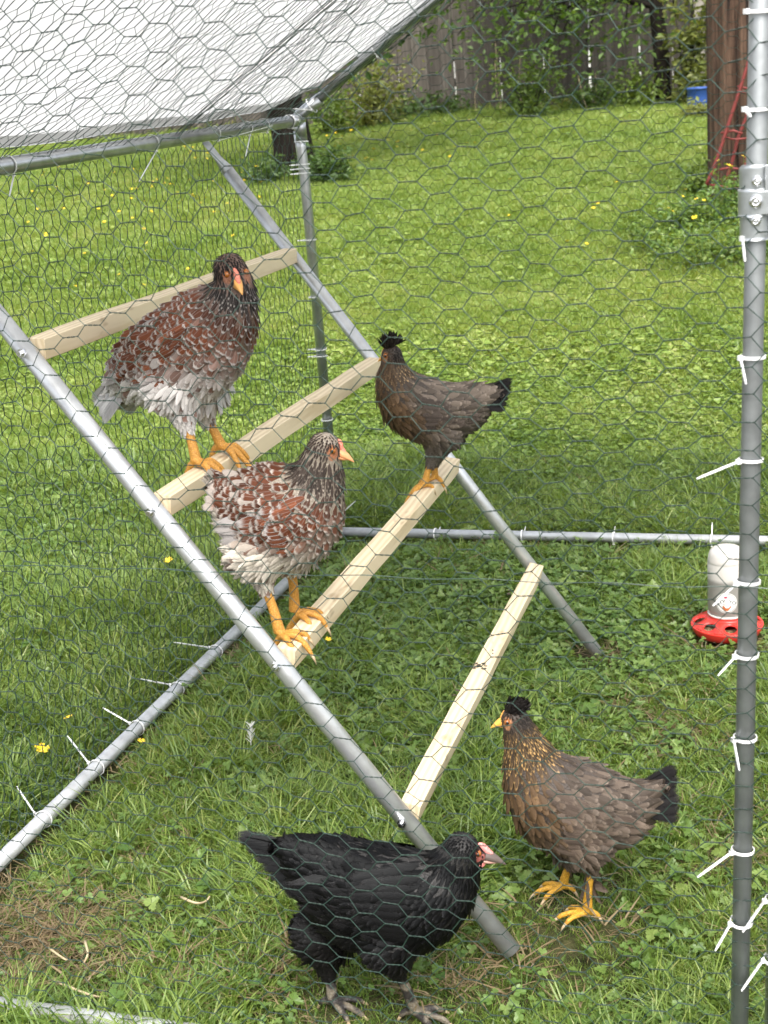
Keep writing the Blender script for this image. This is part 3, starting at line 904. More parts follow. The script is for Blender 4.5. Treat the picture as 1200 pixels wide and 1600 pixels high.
HK = 1.38          # size of beak, eyes, shanks and toes
def hen(sp):
    floor = sp['floor']; FM[0] = M_GLOSS if sp.get('gloss') else M_FEATHER
    ang = math.radians(sp['heading']); hd = np.array([math.cos(ang), math.sin(ang), 0]); lat = np.array([-math.sin(ang), math.cos(ang), 0])
    F = [on_z(l['foot'][0], l['foot'][1], floor) if 'Y' not in l else on_y(l['foot'][0], l['foot'][1], l['Y']) for l in sp['legs']]
    P0 = sum(F) / len(F) + lat * sp.get('shift', 0)
    toC = CAM - P0; toC[2] = 0; near = lat if lat @ toC > 0 else -lat
    root = tag(empty('hen', tuple(P0[:2]) + (floor,)), sp['label'], 'hen', 'hens in the run')
    def un(px, py, off=0.): return on_plane(px, py, P0 + near * off, lat)
    raw = sp['spine']
    pts = np.array([un(x, y) for x, y, r, s in raw])
    rad = np.array([r * depth(p) / FPX for (x, y, r, s), p in zip(raw, pts)])
    ss = np.array([s for *_, s in raw])
    M = catmull(np.concatenate([pts, rad[:, None], ss[:, None]], 1), 46)
    cp, cr, cs = M[:, :3], np.maximum(M[:, 3], .006), M[:, 4]
    ct = norm(np.gradient(cp, axis=0))
    up = np.array([0, 0, 1.])
    wf = sp.get('wide', .84)
    b = MB()
    for p, r, t, s in zip(cp, cr, ct, cs):
        B = np.cross(lat, t); B = B / np.linalg.norm(B)
        ww = wf + (1 - wf) * float(sm(.75, 1, s))
        b.ell(p, np.array([t * r * .9, lat * r * ww, B * r]), 20, 12)
    H, hr = cp[-1], cr[-1]
    bt = at_depth(*sp['beak'], depth(H) + sp['beak_dz']) if 'beak_dz' in sp else un(*sp['beak'])
    D = norm(bt - H)
    hup = norm(up - D * (D @ up)); side = np.cross(D, hup)
    bl = np.linalg.norm(bt - H)
    BL = sp.get('bl', .024)
    fw = max(.85 * hr, bl - BL)
    for x in np.linspace(0, 1, 7):
        r_ = hr * .86 * (1 - x) + .0125 * x
        b.ell(H + D * (fw - .011) * x - hup * (hr * .06 + .002) * x, np.array([D * r_, side * r_ * .86, hup * r_]), 16, 10)
    # legs
    chains = []
    for k, l in enumerate(sp['legs']):
        f = F[k]
        sgn = 1 if (f - P0) @ near > 0 else -1
        hip = un(*l['hip'], off=sgn * l.get('spread', .035))
        fo = (f - P0) @ near
        hock = un(*l['hock'], off=(fo + sgn * l.get('spread', .035)) / 2 if 'hockoff' not in l else l['hockoff'])
        hr0, hr1 = l['hr'][0] * depth(hip) / FPX, l['hr'][1] * depth(hock) / FPX
        for t in np.linspace(0, 1, 12):
            p = hip + (hock - hip) * t; r = hr0 + (hr1 - hr0) * t ** .8
            b.ell(p, np.eye(3) * r * np.array([[1], [1], [1]]), 14, 8)
        ank = f + np.array([0, 0, .011])
        sh = np.array([hock + (hock - ank) * .08, hock, hock + (ank - hock) * .5 + hd * .002, ank])
        sh = catmull(sh, 12); rs = np.interp(np.linspace(0, 1, 12), [0, .15, .6, 1], [.0078, .0072, .0060, .0076]) * sp.get('legk', 1) * HK
        b.tube(sh, rs, 10)
        chains.append((sh, rs, hock, hip, hr0, hr1))
        ta = math.radians(l.get('toe', sp['heading']))
        for a_, ln in [(-34, .049), (0, .060), (33, .050), (178, .024)]:
            ln *= min(1, sp.get('legk', 1) + .02)
            q = ta + math.radians(a_ + random.uniform(-5, 5)); dv = np.array([math.cos(q), math.sin(q), 0])
            dr = sp.get('grip', 0)
            zz = [.010, .0085, .008, .0035 - dr * .4, -.003 - dr]
            xs_ = [0, .3, .55, .82, 1.0]
            tp = np.array([ank + dv * ln * x + np.array([0, 0, z - .011]) for x, z in zip(xs_, zz)])
            if sp.get('perch') is not None:       # on the perch the toes drop over its edges
                mid, pd = sp['perch']; rel = tp - mid; ac = np.abs(rel @ np.array([pd[1], -pd[0], 0]))
                over = np.clip(ac - RW / 2 + .002, 0, .05); tp[:, 2] -= over * 1.1
            tp = catmull(tp, 12)
            rt = (.0052 * np.interp(np.linspace(0, 1, 12), [0, .3, .42, .6, .75, .9, 1], [1.15, .95, 1.1, .85, .92, .72, .5])) * sp.get('legk', 1) * 1.2
            b.tube(tp, rt, 8)
            chains.append((tp, rt, None, None, 0, 0))
    me = voxel('body', b, sp.get('voxel', .0021))
    nv = len(me.vertices)
    co = np.zeros(nv * 3); me.vertices.foreach_get('co', co); co = co.reshape(-1, 3)
    no = np.zeros(nv * 3); me.vertex_normals.foreach_get('vector', no); no = no.reshape(-1, 3)
    # colours of the bare parts
    under = sp['under']
    col = np.tile(under, (nv, 1))
    legd = np.full(nv, 9.)
    for (c, r, *_rest) in chains:
        for a_, ra in zip(c, r): legd = np.minimum(legd, np.linalg.norm(co - a_, axis=1) - ra)
    isleg = legd < .0035
    hipz = np.full(nv, False)
    for ch in chains:
        if ch[2] is not None:
            hk, hp = ch[2], ch[3]; a = norm(hp - hk)
            isleg &= ~((((co - hk) @ a) > .004) & (np.linalg.norm(co - hk, axis=1) < .08))
    lc = np.array(sp['leg_col'])
    col[isleg] = lc * (0.9 + .2 * rng.random((isleg.sum(), 1)))
    if 'leg_mud' in sp:
        mud = np.array([mnoise.noise(Vector(c * 60)) for c in co[isleg]])
        low = np.clip((floor + .045 - co[isleg][:, 2]) / .03, 0, 1)
        kf = .8 * sm(.05, .4, mud + low * .22)[:, None]
        col[isleg] = col[isleg] * (1 - kf) + np.array(sp['leg_mud']) * kf
    bv = BVHTree.FromPolygons([Vector(c) for c in co], [tuple(p.vertices) for p in me.polygons])
    eyes = []
    for sg in (-1, 1):
        e0 = H + D * (fw * .56) + hup * hr * .20 + side * sg * hr * 1.5
        hit = bv.ray_cast(Vector(e0), Vector(-side * sg))
        if hit[0] is not None: eyes.append((np.array(hit[0]), side * sg))
    face = np.zeros(nv)
    for e, _s in eyes:
        for c_, r_ in ((e, .0085), (e + D * .010 - hup * .004, .0078), (e + D * .019 - hup * .008, .007), (e - hup * .009 + D * .003, .006), (e + D * .019 + hup * .002, .006)):
            face = np.maximum(face, 1 - np.linalg.norm(co - c_, axis=1) / (r_ * sp.get('facek', 1) * HK))
    fm = np.clip(face * 4, 0, 1)[:, None]
    col = col * (1 - fm) + np.array(sp['face']) * fm
    a = me.color_attributes.new('col', 'FLOAT_COLOR', 'POINT')
    a.data.foreach_set('color', np.concatenate([col, np.ones((nv, 1))], 1).astype(np.float32).ravel())
    me.polygons.foreach_set('use_smooth', np.ones(len(me.polygons), bool))
    me.materials.clear(); me.materials.append(M_SKIN)
    body = link('body', me, root)
    # eyes, beak, comb
    for e, sd in eyes:
        bb = MB(); bb.ell(e - sd * .0012, np.eye(3) * .0054, 14, 10)
        o = bb.obj('eye', M_IRIS, root, True)
        bb = MB(); bb.ell(e + sd * .0008, np.stack([D * .0036, hup * .0036, sd * .0040]), 12, 8); bb.obj('pupil', M_EYE, o, True)
    b0 = H + D * (fw - .002) - hup * (hr * .06 + .002)
    bln = max(.016, np.linalg.norm(bt - b0))
    BK = sp.get('beakk', 1.) * HK
    def beakpart(name, sg, ln, mt):
        bb = MB(); k = 9; t = np.linspace(0, 1, k)
        ctr = np.array([b0 - D * .004 + D * (ln + .004) * x - hup * (.0035 * x ** 2.2 if sg > 0 else .0008) + hup * sg * .0016 * (1 - x) for x in t])
        V = []
        for x, c in zip(t, ctr):
            wx = BK * .0072 * (1 - x ** 1.7) + .0006; hx = BK * (.0074 if sg > 0 else .0046) * (1 - x ** 1.8) + .0006
            for q in np.arange(12) * PI / 6:
                y = math.sin(q); y = y if (y * sg > 0) else y * .25
                V.append(c + side * wx * math.cos(q) + hup * hx * y)
        i = np.arange(k - 1)[:, None] * 12; j = np.arange(12)[None]; j2 = (j + 1) % 12
        bb.add(V, np.stack([i + j, i + j2, i + 12 + j2, i + 12 + j], -1).reshape(-1, 4), [((k - 1) * 12, (k - 1) * 12 + a_, (k - 1) * 12 + a_ + 1) for a_ in range(1, 11)])
        return bb.obj(name, mt, root, True)
    beakpart('upper_beak', 1, bln, sp.get('beakm', M_BEAK)); beakpart('lower_beak', -1, bln * .78, sp.get('beakl', sp.get('beakm', M_BEAK)))
    if sp.get('comb'):
        cl, ch, cm = sp['comb']
        bb = MB(); k = 11
        q0, q1, q2 = b0 + D * .007 + hup * .006, b0 - D * .005 + hup * .013, H + D * fw * .62 + hup * hr * .70
        for i in range(k):
            x = i / (k - 1)
            base = (1 - x) ** 2 * q0 + 2 * x * (1 - x) * q1 + x * x * q2
            if x > .25:
                hit = bv.find_nearest(Vector(base)); base = np.array(hit[0]) * .8 + base * .2
            w_ = ch * 1.25 * math.sin(PI * (.18 + .66 * x)); h_ = ch * (1.12 if i % 2 else .9) * (.55 + .6 * math.sin(PI * x))
            bb.ell(base + hup * h_ * .15, np.stack([D * cl / k * 1.6, side * w_, hup * h_]), 10, 6)
        bb.obj('comb', cm, root, True)
    if sp.get('wattle'):
        bb = MB()
        for sg in (-1, 1):
            bb.ell(b0 - D * .006 - hup * .0085 + side * sg * .005, np.stack([D * .007, side * sg * .003, hup * .0085]), 10, 6)
        bb.obj('wattle', sp['wattle'], root, True)
    # claws
    for (c, r, hk, *_r) in chains:
        if hk is None:
            bb = MB(); dv = norm(c[-1] - c[-3]); bb.tube([c[-1] - dv * .003, c[-1] + dv * .006, c[-1] + dv * .013 - up * .004], [.0030, .0023, .0004], 6)
            bb.obj('claw', M_CLAW, root, True)
    # ---- plumage
    order = rng.permutation(nv)
    # nearest spine sample for every vertex
    w_ = np.linalg.norm(co[:, None] - cp[None], axis=2) - cr[None] * .95
    ni = np.argmin(w_, 1)
    s_v = cs[ni]
    Bv = norm(np.cross(ct, lat))
    el = np.sum((co - cp[ni]) * Bv[ni], 1) / cr[ni]
    lt = ((co - cp[ni]) @ near) / cr[ni]
    flow = -ct[ni].copy()
    thigh = np.zeros(nv)
    for ch in chains:
        if ch[2] is None: continue
        hk, hp, r0, r1 = ch[2], ch[3], ch[4], ch[5]
        ab = hk - hp; tt = np.clip(((co - hp) @ ab) / (ab @ ab), 0, 1.15)
        dd = np.linalg.norm(co - (hp + tt[:, None] * ab), axis=1) - (r0 + (r1 - r0) * np.clip(tt, 0, 1) ** .8)
        k_ = (1 - sm(0, .012, dd)) * sm(.15, .6, tt)
        flow = flow * (1 - k_[:, None]) + norm(ab) * k_[:, None]
        thigh = np.maximum(thigh, k_)
    belly = sm(-.2, -.9, el) * (1 - sm(.45, .7, s_v))
    flow = flow + (-up) * (.25 * (1 - np.abs(el)) + .5 * belly)[:, None] * (s_v < .85)[:, None]
    flow = norm(flow - no * np.sum(flow * no, 1, keepdims=True))
    hairy = (~isleg) & (face < .12)
    hairy &= ~((np.abs((co - b0) @ side) < .006) & (((co - H) @ D) > fw * .62) & (((co - b0) @ hup) > .003) & (np.linalg.norm(co - b0, axis=1) < .05)) if sp.get('comb') else True
    hairy &= np.linalg.norm(co - b0, axis=1) > .012
    grid = {}; acc = []
    spc = np.where(s_v > .93, .0034, np.where(s_v > .78, .0054, .0082 * sp.get('space', 1.)))
    spc = np.where((thigh > .4) | (belly > .35), .0056, spc)
    for i in order:
        if not hairy[i]: continue
        c = co[i]; sp_ = spc[i]; key = (int(c[0] / .008), int(c[1] / .008), int(c[2] / .008))
        bad = False
        for dx in (-1, 0, 1):
            for dy in (-1, 0, 1):
                for dz in (-1, 0, 1):
                    for j in grid.get((key[0] + dx, key[1] + dy, key[2] + dz), ()):
                        q = co[j] - c
                        if q @ q < sp_ * sp_: bad = True; break
                    if bad: break
                if bad: break
            if bad: break
        if not bad: grid.setdefault(key, []).append(i); acc.append(i)
    acc = np.array(acc); N_ = len(acc)
    s_, e_, l_, th_ = s_v[acc], el[acc], lt[acc], thigh[acc]
    L, Wd, inner, edge, lace, lift, pnt = sp['paint'](s_, e_, l_, th_, belly[acc], rng, N_)
    dd = norm(flow[acc] + no[acc] * lift[:, None] + rng.normal(0, .09, (N_, 3)))
    # keep every tip just clear of the body it lies on
    pa = co[acc]
    for it in range(2):
        for fr in (1.0, .55):
            q = pa + dd * (L * fr)[:, None] - no[acc] * (L * .05 * fr * fr)[:, None]
            for k in range(N_):
                hit = bv.find_nearest(Vector(q[k]))
                if hit[0] is None: continue
                hn = np.array(hit[1]); sd = (q[k] - np.array(hit[0])) @ hn
                want = .0022 * fr + .0012 * (l_[k] > .3)
                if sd < want: dd[k] = norm(dd[k] + hn * min(1.2, (want - sd) / (L[k] * fr)))
    feathers('plumage', root, co[acc] - no[acc] * .0006, dd, no[acc], L, Wd, inner, edge, lace, point=pnt, curl=.05)
    # wings: rows of flight feathers lying on the flank
    if 'wing' in sp:
        wg = sp['wing']
        for sg in (1, -1):
            ps, ds, ns, Ls, Ws = [], [], [], [], []
            nf = wg.get('n', 11)
            for row, (cnt, lenk, lift_) in enumerate([(nf, 1.0, .002), (nf - 1, .68, .0036), (nf, .45, .0052), (nf, .33, .0062)]):
                for k in range(cnt):
                    f = k / (cnt - 1)
                    a0 = np.array(wg['top']) * (1 - f) + np.array(wg['low']) * f
                    tip = np.array(wg['tip']) * (1 - f * .55) + np.array(wg['tip2']) * f * .55
                    a0 = a0 + (tip - a0) * ((0, .02, .05, -.03)[row] + random.uniform(-.05, .05) + .10 * math.sin(PI * f)) + np.array([random.uniform(-3, 3), random.uniform(-4, 4)])
                    q0, q1 = un(*a0), un(*tip)
                    q1 = q0 + (q1 - q0) * lenk
                    def onbody(q):
                        hit = bv.ray_cast(Vector(q + near * sg * .25), Vector(-near * sg))
                        return (np.array(hit[0]), np.array(hit[1])) if hit[0] is not None else (q + near * sg * .02, near * sg)
                    h0, n0 = onbody(q0); h1, n1 = onbody(q0 + (q1 - q0) * .7)
                    n0 = norm(n0 * .7 + near * sg)
                    st = h0 + n0 * (lift_ - .0012 * f)
                    en = h1 + norm(n1 + near * sg) * (lift_ - .0012 * f)
                    d_ = en - st
                    ps.append(st); ds.append(d_); ns.append(norm(n0 + .2 * np.array([0, 0, 1])))
                    Ls.append(np.linalg.norm(q1 - q0) * random.uniform(.85, 1.1)); Ws.append((.021, .018, .018, .017)[row] * wg.get('w', 1))
            n_ = len(ps)
            inn, edg, lc_ = wg['paint'](n_, rng)
            feathers('wing', root, np.array(ps), np.array(ds), np.array(ns), np.array(Ls), np.array(Ws), inn, edg, lc_, cup=.12, curl=.03, rows=8)
    # tail feathers, each one a part
    tl = sp['tail']
    b0_, n_ = un(*tl['base']), tl['n']
    for k in range(n_):
        f = k / (n_ - 1)
        lr = -1 if k % 2 else 1
        tip = un(*(np.array(tl['tip0']) * (1 - f) + np.array(tl['tip1']) * f))
        st = b0_ + np.array([0, 0, 1]) * (.012 * (1 - 2 * f)) + near * lr * (.004 + .012 * f)
        tip = tip + near * lr * (tl.get('fan', .02) * (.2 + .8 * f))
        d_ = tip - st; ln = np.linalg.norm(d_) * random.uniform(.93, 1.04)
        nn = norm(near * lr * (.9) + np.array([0, 0, .55]) + hd * .0)
        inn, edg, lc_ = tl['paint'](1, rng)
        feathers('tail_feather', root, st[None], d_[None], nn[None], np.array([ln]), np.array([tl.get('w', .026)]), inn, edg, lc_, cup=.10, curl=tl.get('curl', .06), rows=8, point=.9, stuff=False)
    # crest
    if sp.get('crest'):
        cn, cl, cc = sp['crest']
        ps, ds, ns = [], [], []
        for k in range(cn):
            a_ = random.uniform(0, 2 * PI); r_ = math.sqrt(random.random()) * .8 * sp.get('crest_r', 1)
            base = H + hup * hr * .9 + (D * math.cos(a_) + side * math.sin(a_)) * hr * r_ * .8 - D * hr * .05
            hit = bv.find_nearest(Vector(base)); base = np.array(hit[0])
            dv = hup * sp.get('crest_up', 1.) - D * sp.get('crest_back', .5) + (D * math.cos(a_) + side * math.sin(a_)) * .7 * r_ + rng.normal(0, .22, 3)
            ps.append(base); ds.append(dv); ns.append(norm(norm(dv) * .1 + (D * math.cos(a_) + side * math.sin(a_)) + .3 * hup))
        lens = cl * rng.uniform(.6, 1.15, cn)
        feathers('crest', root, np.array(ps), np.array(ds), np.array(ns), lens, np.full(cn, sp.get('crest_w', .0062)), np.tile(cc, (cn, 1)) * rng.uniform(.6, 1.5, (cn, 1)), np.tile(cc, (cn, 1)), np.full(cn, .1), curl=.22, point=.5)
    return root

def lerp(a, b_, k): return a * (1 - k[:, None]) + b_ * k[:, None]
def vary(c, g, n, k=.2): return np.clip(c * (1 + g.normal(0, k, (n, 1))), 0, 1)

def paint_laced(neck_dark, body_white, browny, neck_edge, lace_c, rump=(-.15, -.55, 0), bk=1.):
    def f(s, e, l, th, be, g, n):
        nk = sm(.62, .80, s); hdk = sm(.86, .95, s)
        L = .038 * (1 - nk) + .028 * nk; L = L * (1 - hdk) + .0095 * hdk
        Wd = .0235 * (1 - nk) + .0075 * nk; Wd = Wd * (1 - hdk) + .0042 * hdk
        inner = np.tile(BROWN * .85 * bk, (n, 1)) * g.uniform(.55, 1.45, (n, 1))
        inner = np.where((g.random(n) < browny)[:, None], inner, np.tile(lace_c * .8, (n, 1)))
        edge = np.tile(lace_c, (n, 1)) * g.uniform(.6, 1.1, (n, 1))
        lace = np.full(n, .19) * g.uniform(.7, 1.35, n)
        # breast: close rust lacing
        br = sm(.5, .62, s) * (1 - nk)
        inner = lerp(inner, np.tile(BROWN * 1.1 * bk, (n, 1)) * g.uniform(.6, 1.3, (n, 1)), br * .8)
        L = L * (1 - .25 * br)
        # neck hackle: black centres with pale edges, head nearly black
        inner = lerp(inner, np.tile(neck_dark, (n, 1)) * g.uniform(.6, 1.6, (n, 1)), nk)
        edge = lerp(edge, np.tile(neck_edge, (n, 1)) * g.uniform(.5, 1.1, (n, 1)), nk)
        edge = lerp(edge, np.tile(neck_dark * 3.2, (n, 1)), hdk)
        # belly, thighs and rump are pale fluff
        wt = np.clip(np.maximum(be * 1.1, th * 1.0) + sm(rump[0], rump[1], e) * (1 - sm(.45, .6, s)) * .9 + rump[2] * sm(.2, .06, s), 0, 1)
        wt = np.where(g.random(n) < .10, wt * .2, wt)
        inner = lerp(inner, np.tile(body_white, (n, 1)) * g.uniform(.8, 1.1, (n, 1)), wt)
        edge = lerp(edge, np.tile(body_white, (n, 1)) * g.uniform(.85, 1.15, (n, 1)), wt)
        L = L * (1 - .45 * th); Wd = Wd * (1 - .45 * wt); Wd = Wd * (1 - .25 * th)
        lift = .16 + .08 * th + .1 * be
        return L, Wd, np.clip(inner, 0, .9), np.clip(edge, 0, .9), lace, lift, np.where(nk > .5, .55, np.where(wt > .5, .6, .85))
    return f

def paint_brown(breast, back, hackle, centre, head, belly_c, front=.75):
    def f(s, e, l, th, be, g, n):
        nk = sm(.66, .82, s); hdk = sm(.91, .97, s)
        L = .036 * (1 - nk) + .027 * nk; L = L * (1 - hdk) + .008 * hdk
        Wd = .0185 * (1 - nk) + .0068 * nk; Wd = Wd * (1 - hdk) + .0040 * hdk
        inner = np.tile(back, (n, 1)) * g.uniform(.45, 1.45, (n, 1))
        edge = inner * g.uniform(1.2, 1.9, (n, 1)) + .014
        lace = np.full(n, .15) * g.uniform(.6, 1.4, n)
        br = sm(.46, .64, s) * sm(.45, -.15, e); br = np.maximum(br, sm(.60, .72, s) * sm(.75, .1, e) * .9)
        inner = lerp(inner, np.tile(breast, (n, 1)) * g.uniform(.7, 1.3, (n, 1)), br)
        edge = lerp(edge, np.tile(breast * 1.25, (n, 1)) * g.uniform(.7, 1.2, (n, 1)), br)
        hk = nk * (1 - br * front)
        inner = lerp(inner, np.tile(centre, (n, 1)) * g.uniform(.5, 1.6, (n, 1)), hk)
        edge = lerp(edge, np.tile(hackle, (n, 1)) * g.uniform(.6, 1.25, (n, 1)), hk)
        lace = lace + hk * .16
        inner = lerp(inner, np.tile(head, (n, 1)) * g.uniform(.6, 1.4, (n, 1)), hdk)
        edge = lerp(edge, np.tile(head * 1.4, (n, 1)) * g.uniform(.6, 1.4, (n, 1)), hdk)
        cap = hdk * sm(.0, .45, e)                       # dark crown under the crest
        inner = lerp(inner, np.tile(C(.014, .011, .0095), (n, 1)), cap); edge = lerp(edge, np.tile(C(.02, .016, .013), (n, 1)), cap)
        wt = np.clip(np.maximum(be, th), 0, 1) * (1 - br * .6)
        inner = lerp(inner, np.tile(belly_c, (n, 1)) * g.uniform(.75, 1.2, (n, 1)), wt)
        edge = lerp(edge, np.tile(belly_c * 1.2, (n, 1)) * g.uniform(.75, 1.2, (n, 1)), wt)
        Wd = Wd * (1 - .35 * np.maximum(th, be * .6)); L = L * (1 - .38 * th)
        return L, Wd, inner, edge, lace, .15 + .08 * th + .08 * be, np.where(nk > .5, .5, .75)
    return f

def paint_black(s, e, l, th, be, g, n):
    nk = sm(.66, .82, s); hdk = sm(.88, .95, s)
    L = .030 * (1 - nk) + .022 * nk; L = L * (1 - hdk) + .008 * hdk
    Wd = .0185 * (1 - nk) + .0075 * nk; Wd = Wd * (1 - hdk) + .0042 * hdk
    inner = np.tile(C(.0024, .0022, .0024), (n, 1)) * g.uniform(.6, 1.6, (n, 1))
    fl = np.clip(np.maximum(be, th), 0, 1)
    inner = lerp(inner, np.tile(C(.0075, .0068, .0066), (n, 1)) * g.uniform(.7, 1.3, (n, 1)), fl)
    edge = inner * g.uniform(1.1, 2.4, (n, 1)) + .0012  # paler edges put soft sheen highlights into the feather colour
    Wd = Wd * (1 - .4 * np.maximum(th, be * .6)); L = L * (1 - .5 * th)
    return L, Wd, inner, edge, np.full(n, .12), .13 + .08 * th + .1 * be, np.where(nk > .5, .55, .75)

def solid(ci, ce, lace, k=.25):
    def f(n, g): return np.tile(ci, (n, 1)) * g.uniform(1 - k, 1 + k, (n, 1)), np.tile(ce, (n, 1)) * g.uniform(1 - k, 1 + k * .6, (n, 1)), np.full(n, lace)
    return f
def wing_laced(n, g):
    k = np.repeat([0, 1, 2, 3], [11, 10, 11, 11])
    inn = np.tile(BROWN, (n, 1)) * g.uniform(.6, 1.6, (n, 1)); inn[k == 0] = RUST * .35 + WHITE * .25
    inn[(k == 0) & (np.arange(n) > 6)] = WHITE * .6
    return inn, np.tile(WHITE * .55, (n, 1)) * g.uniform(.8, 1.05, (n, 1)), np.where(k == 0, .38, .18)

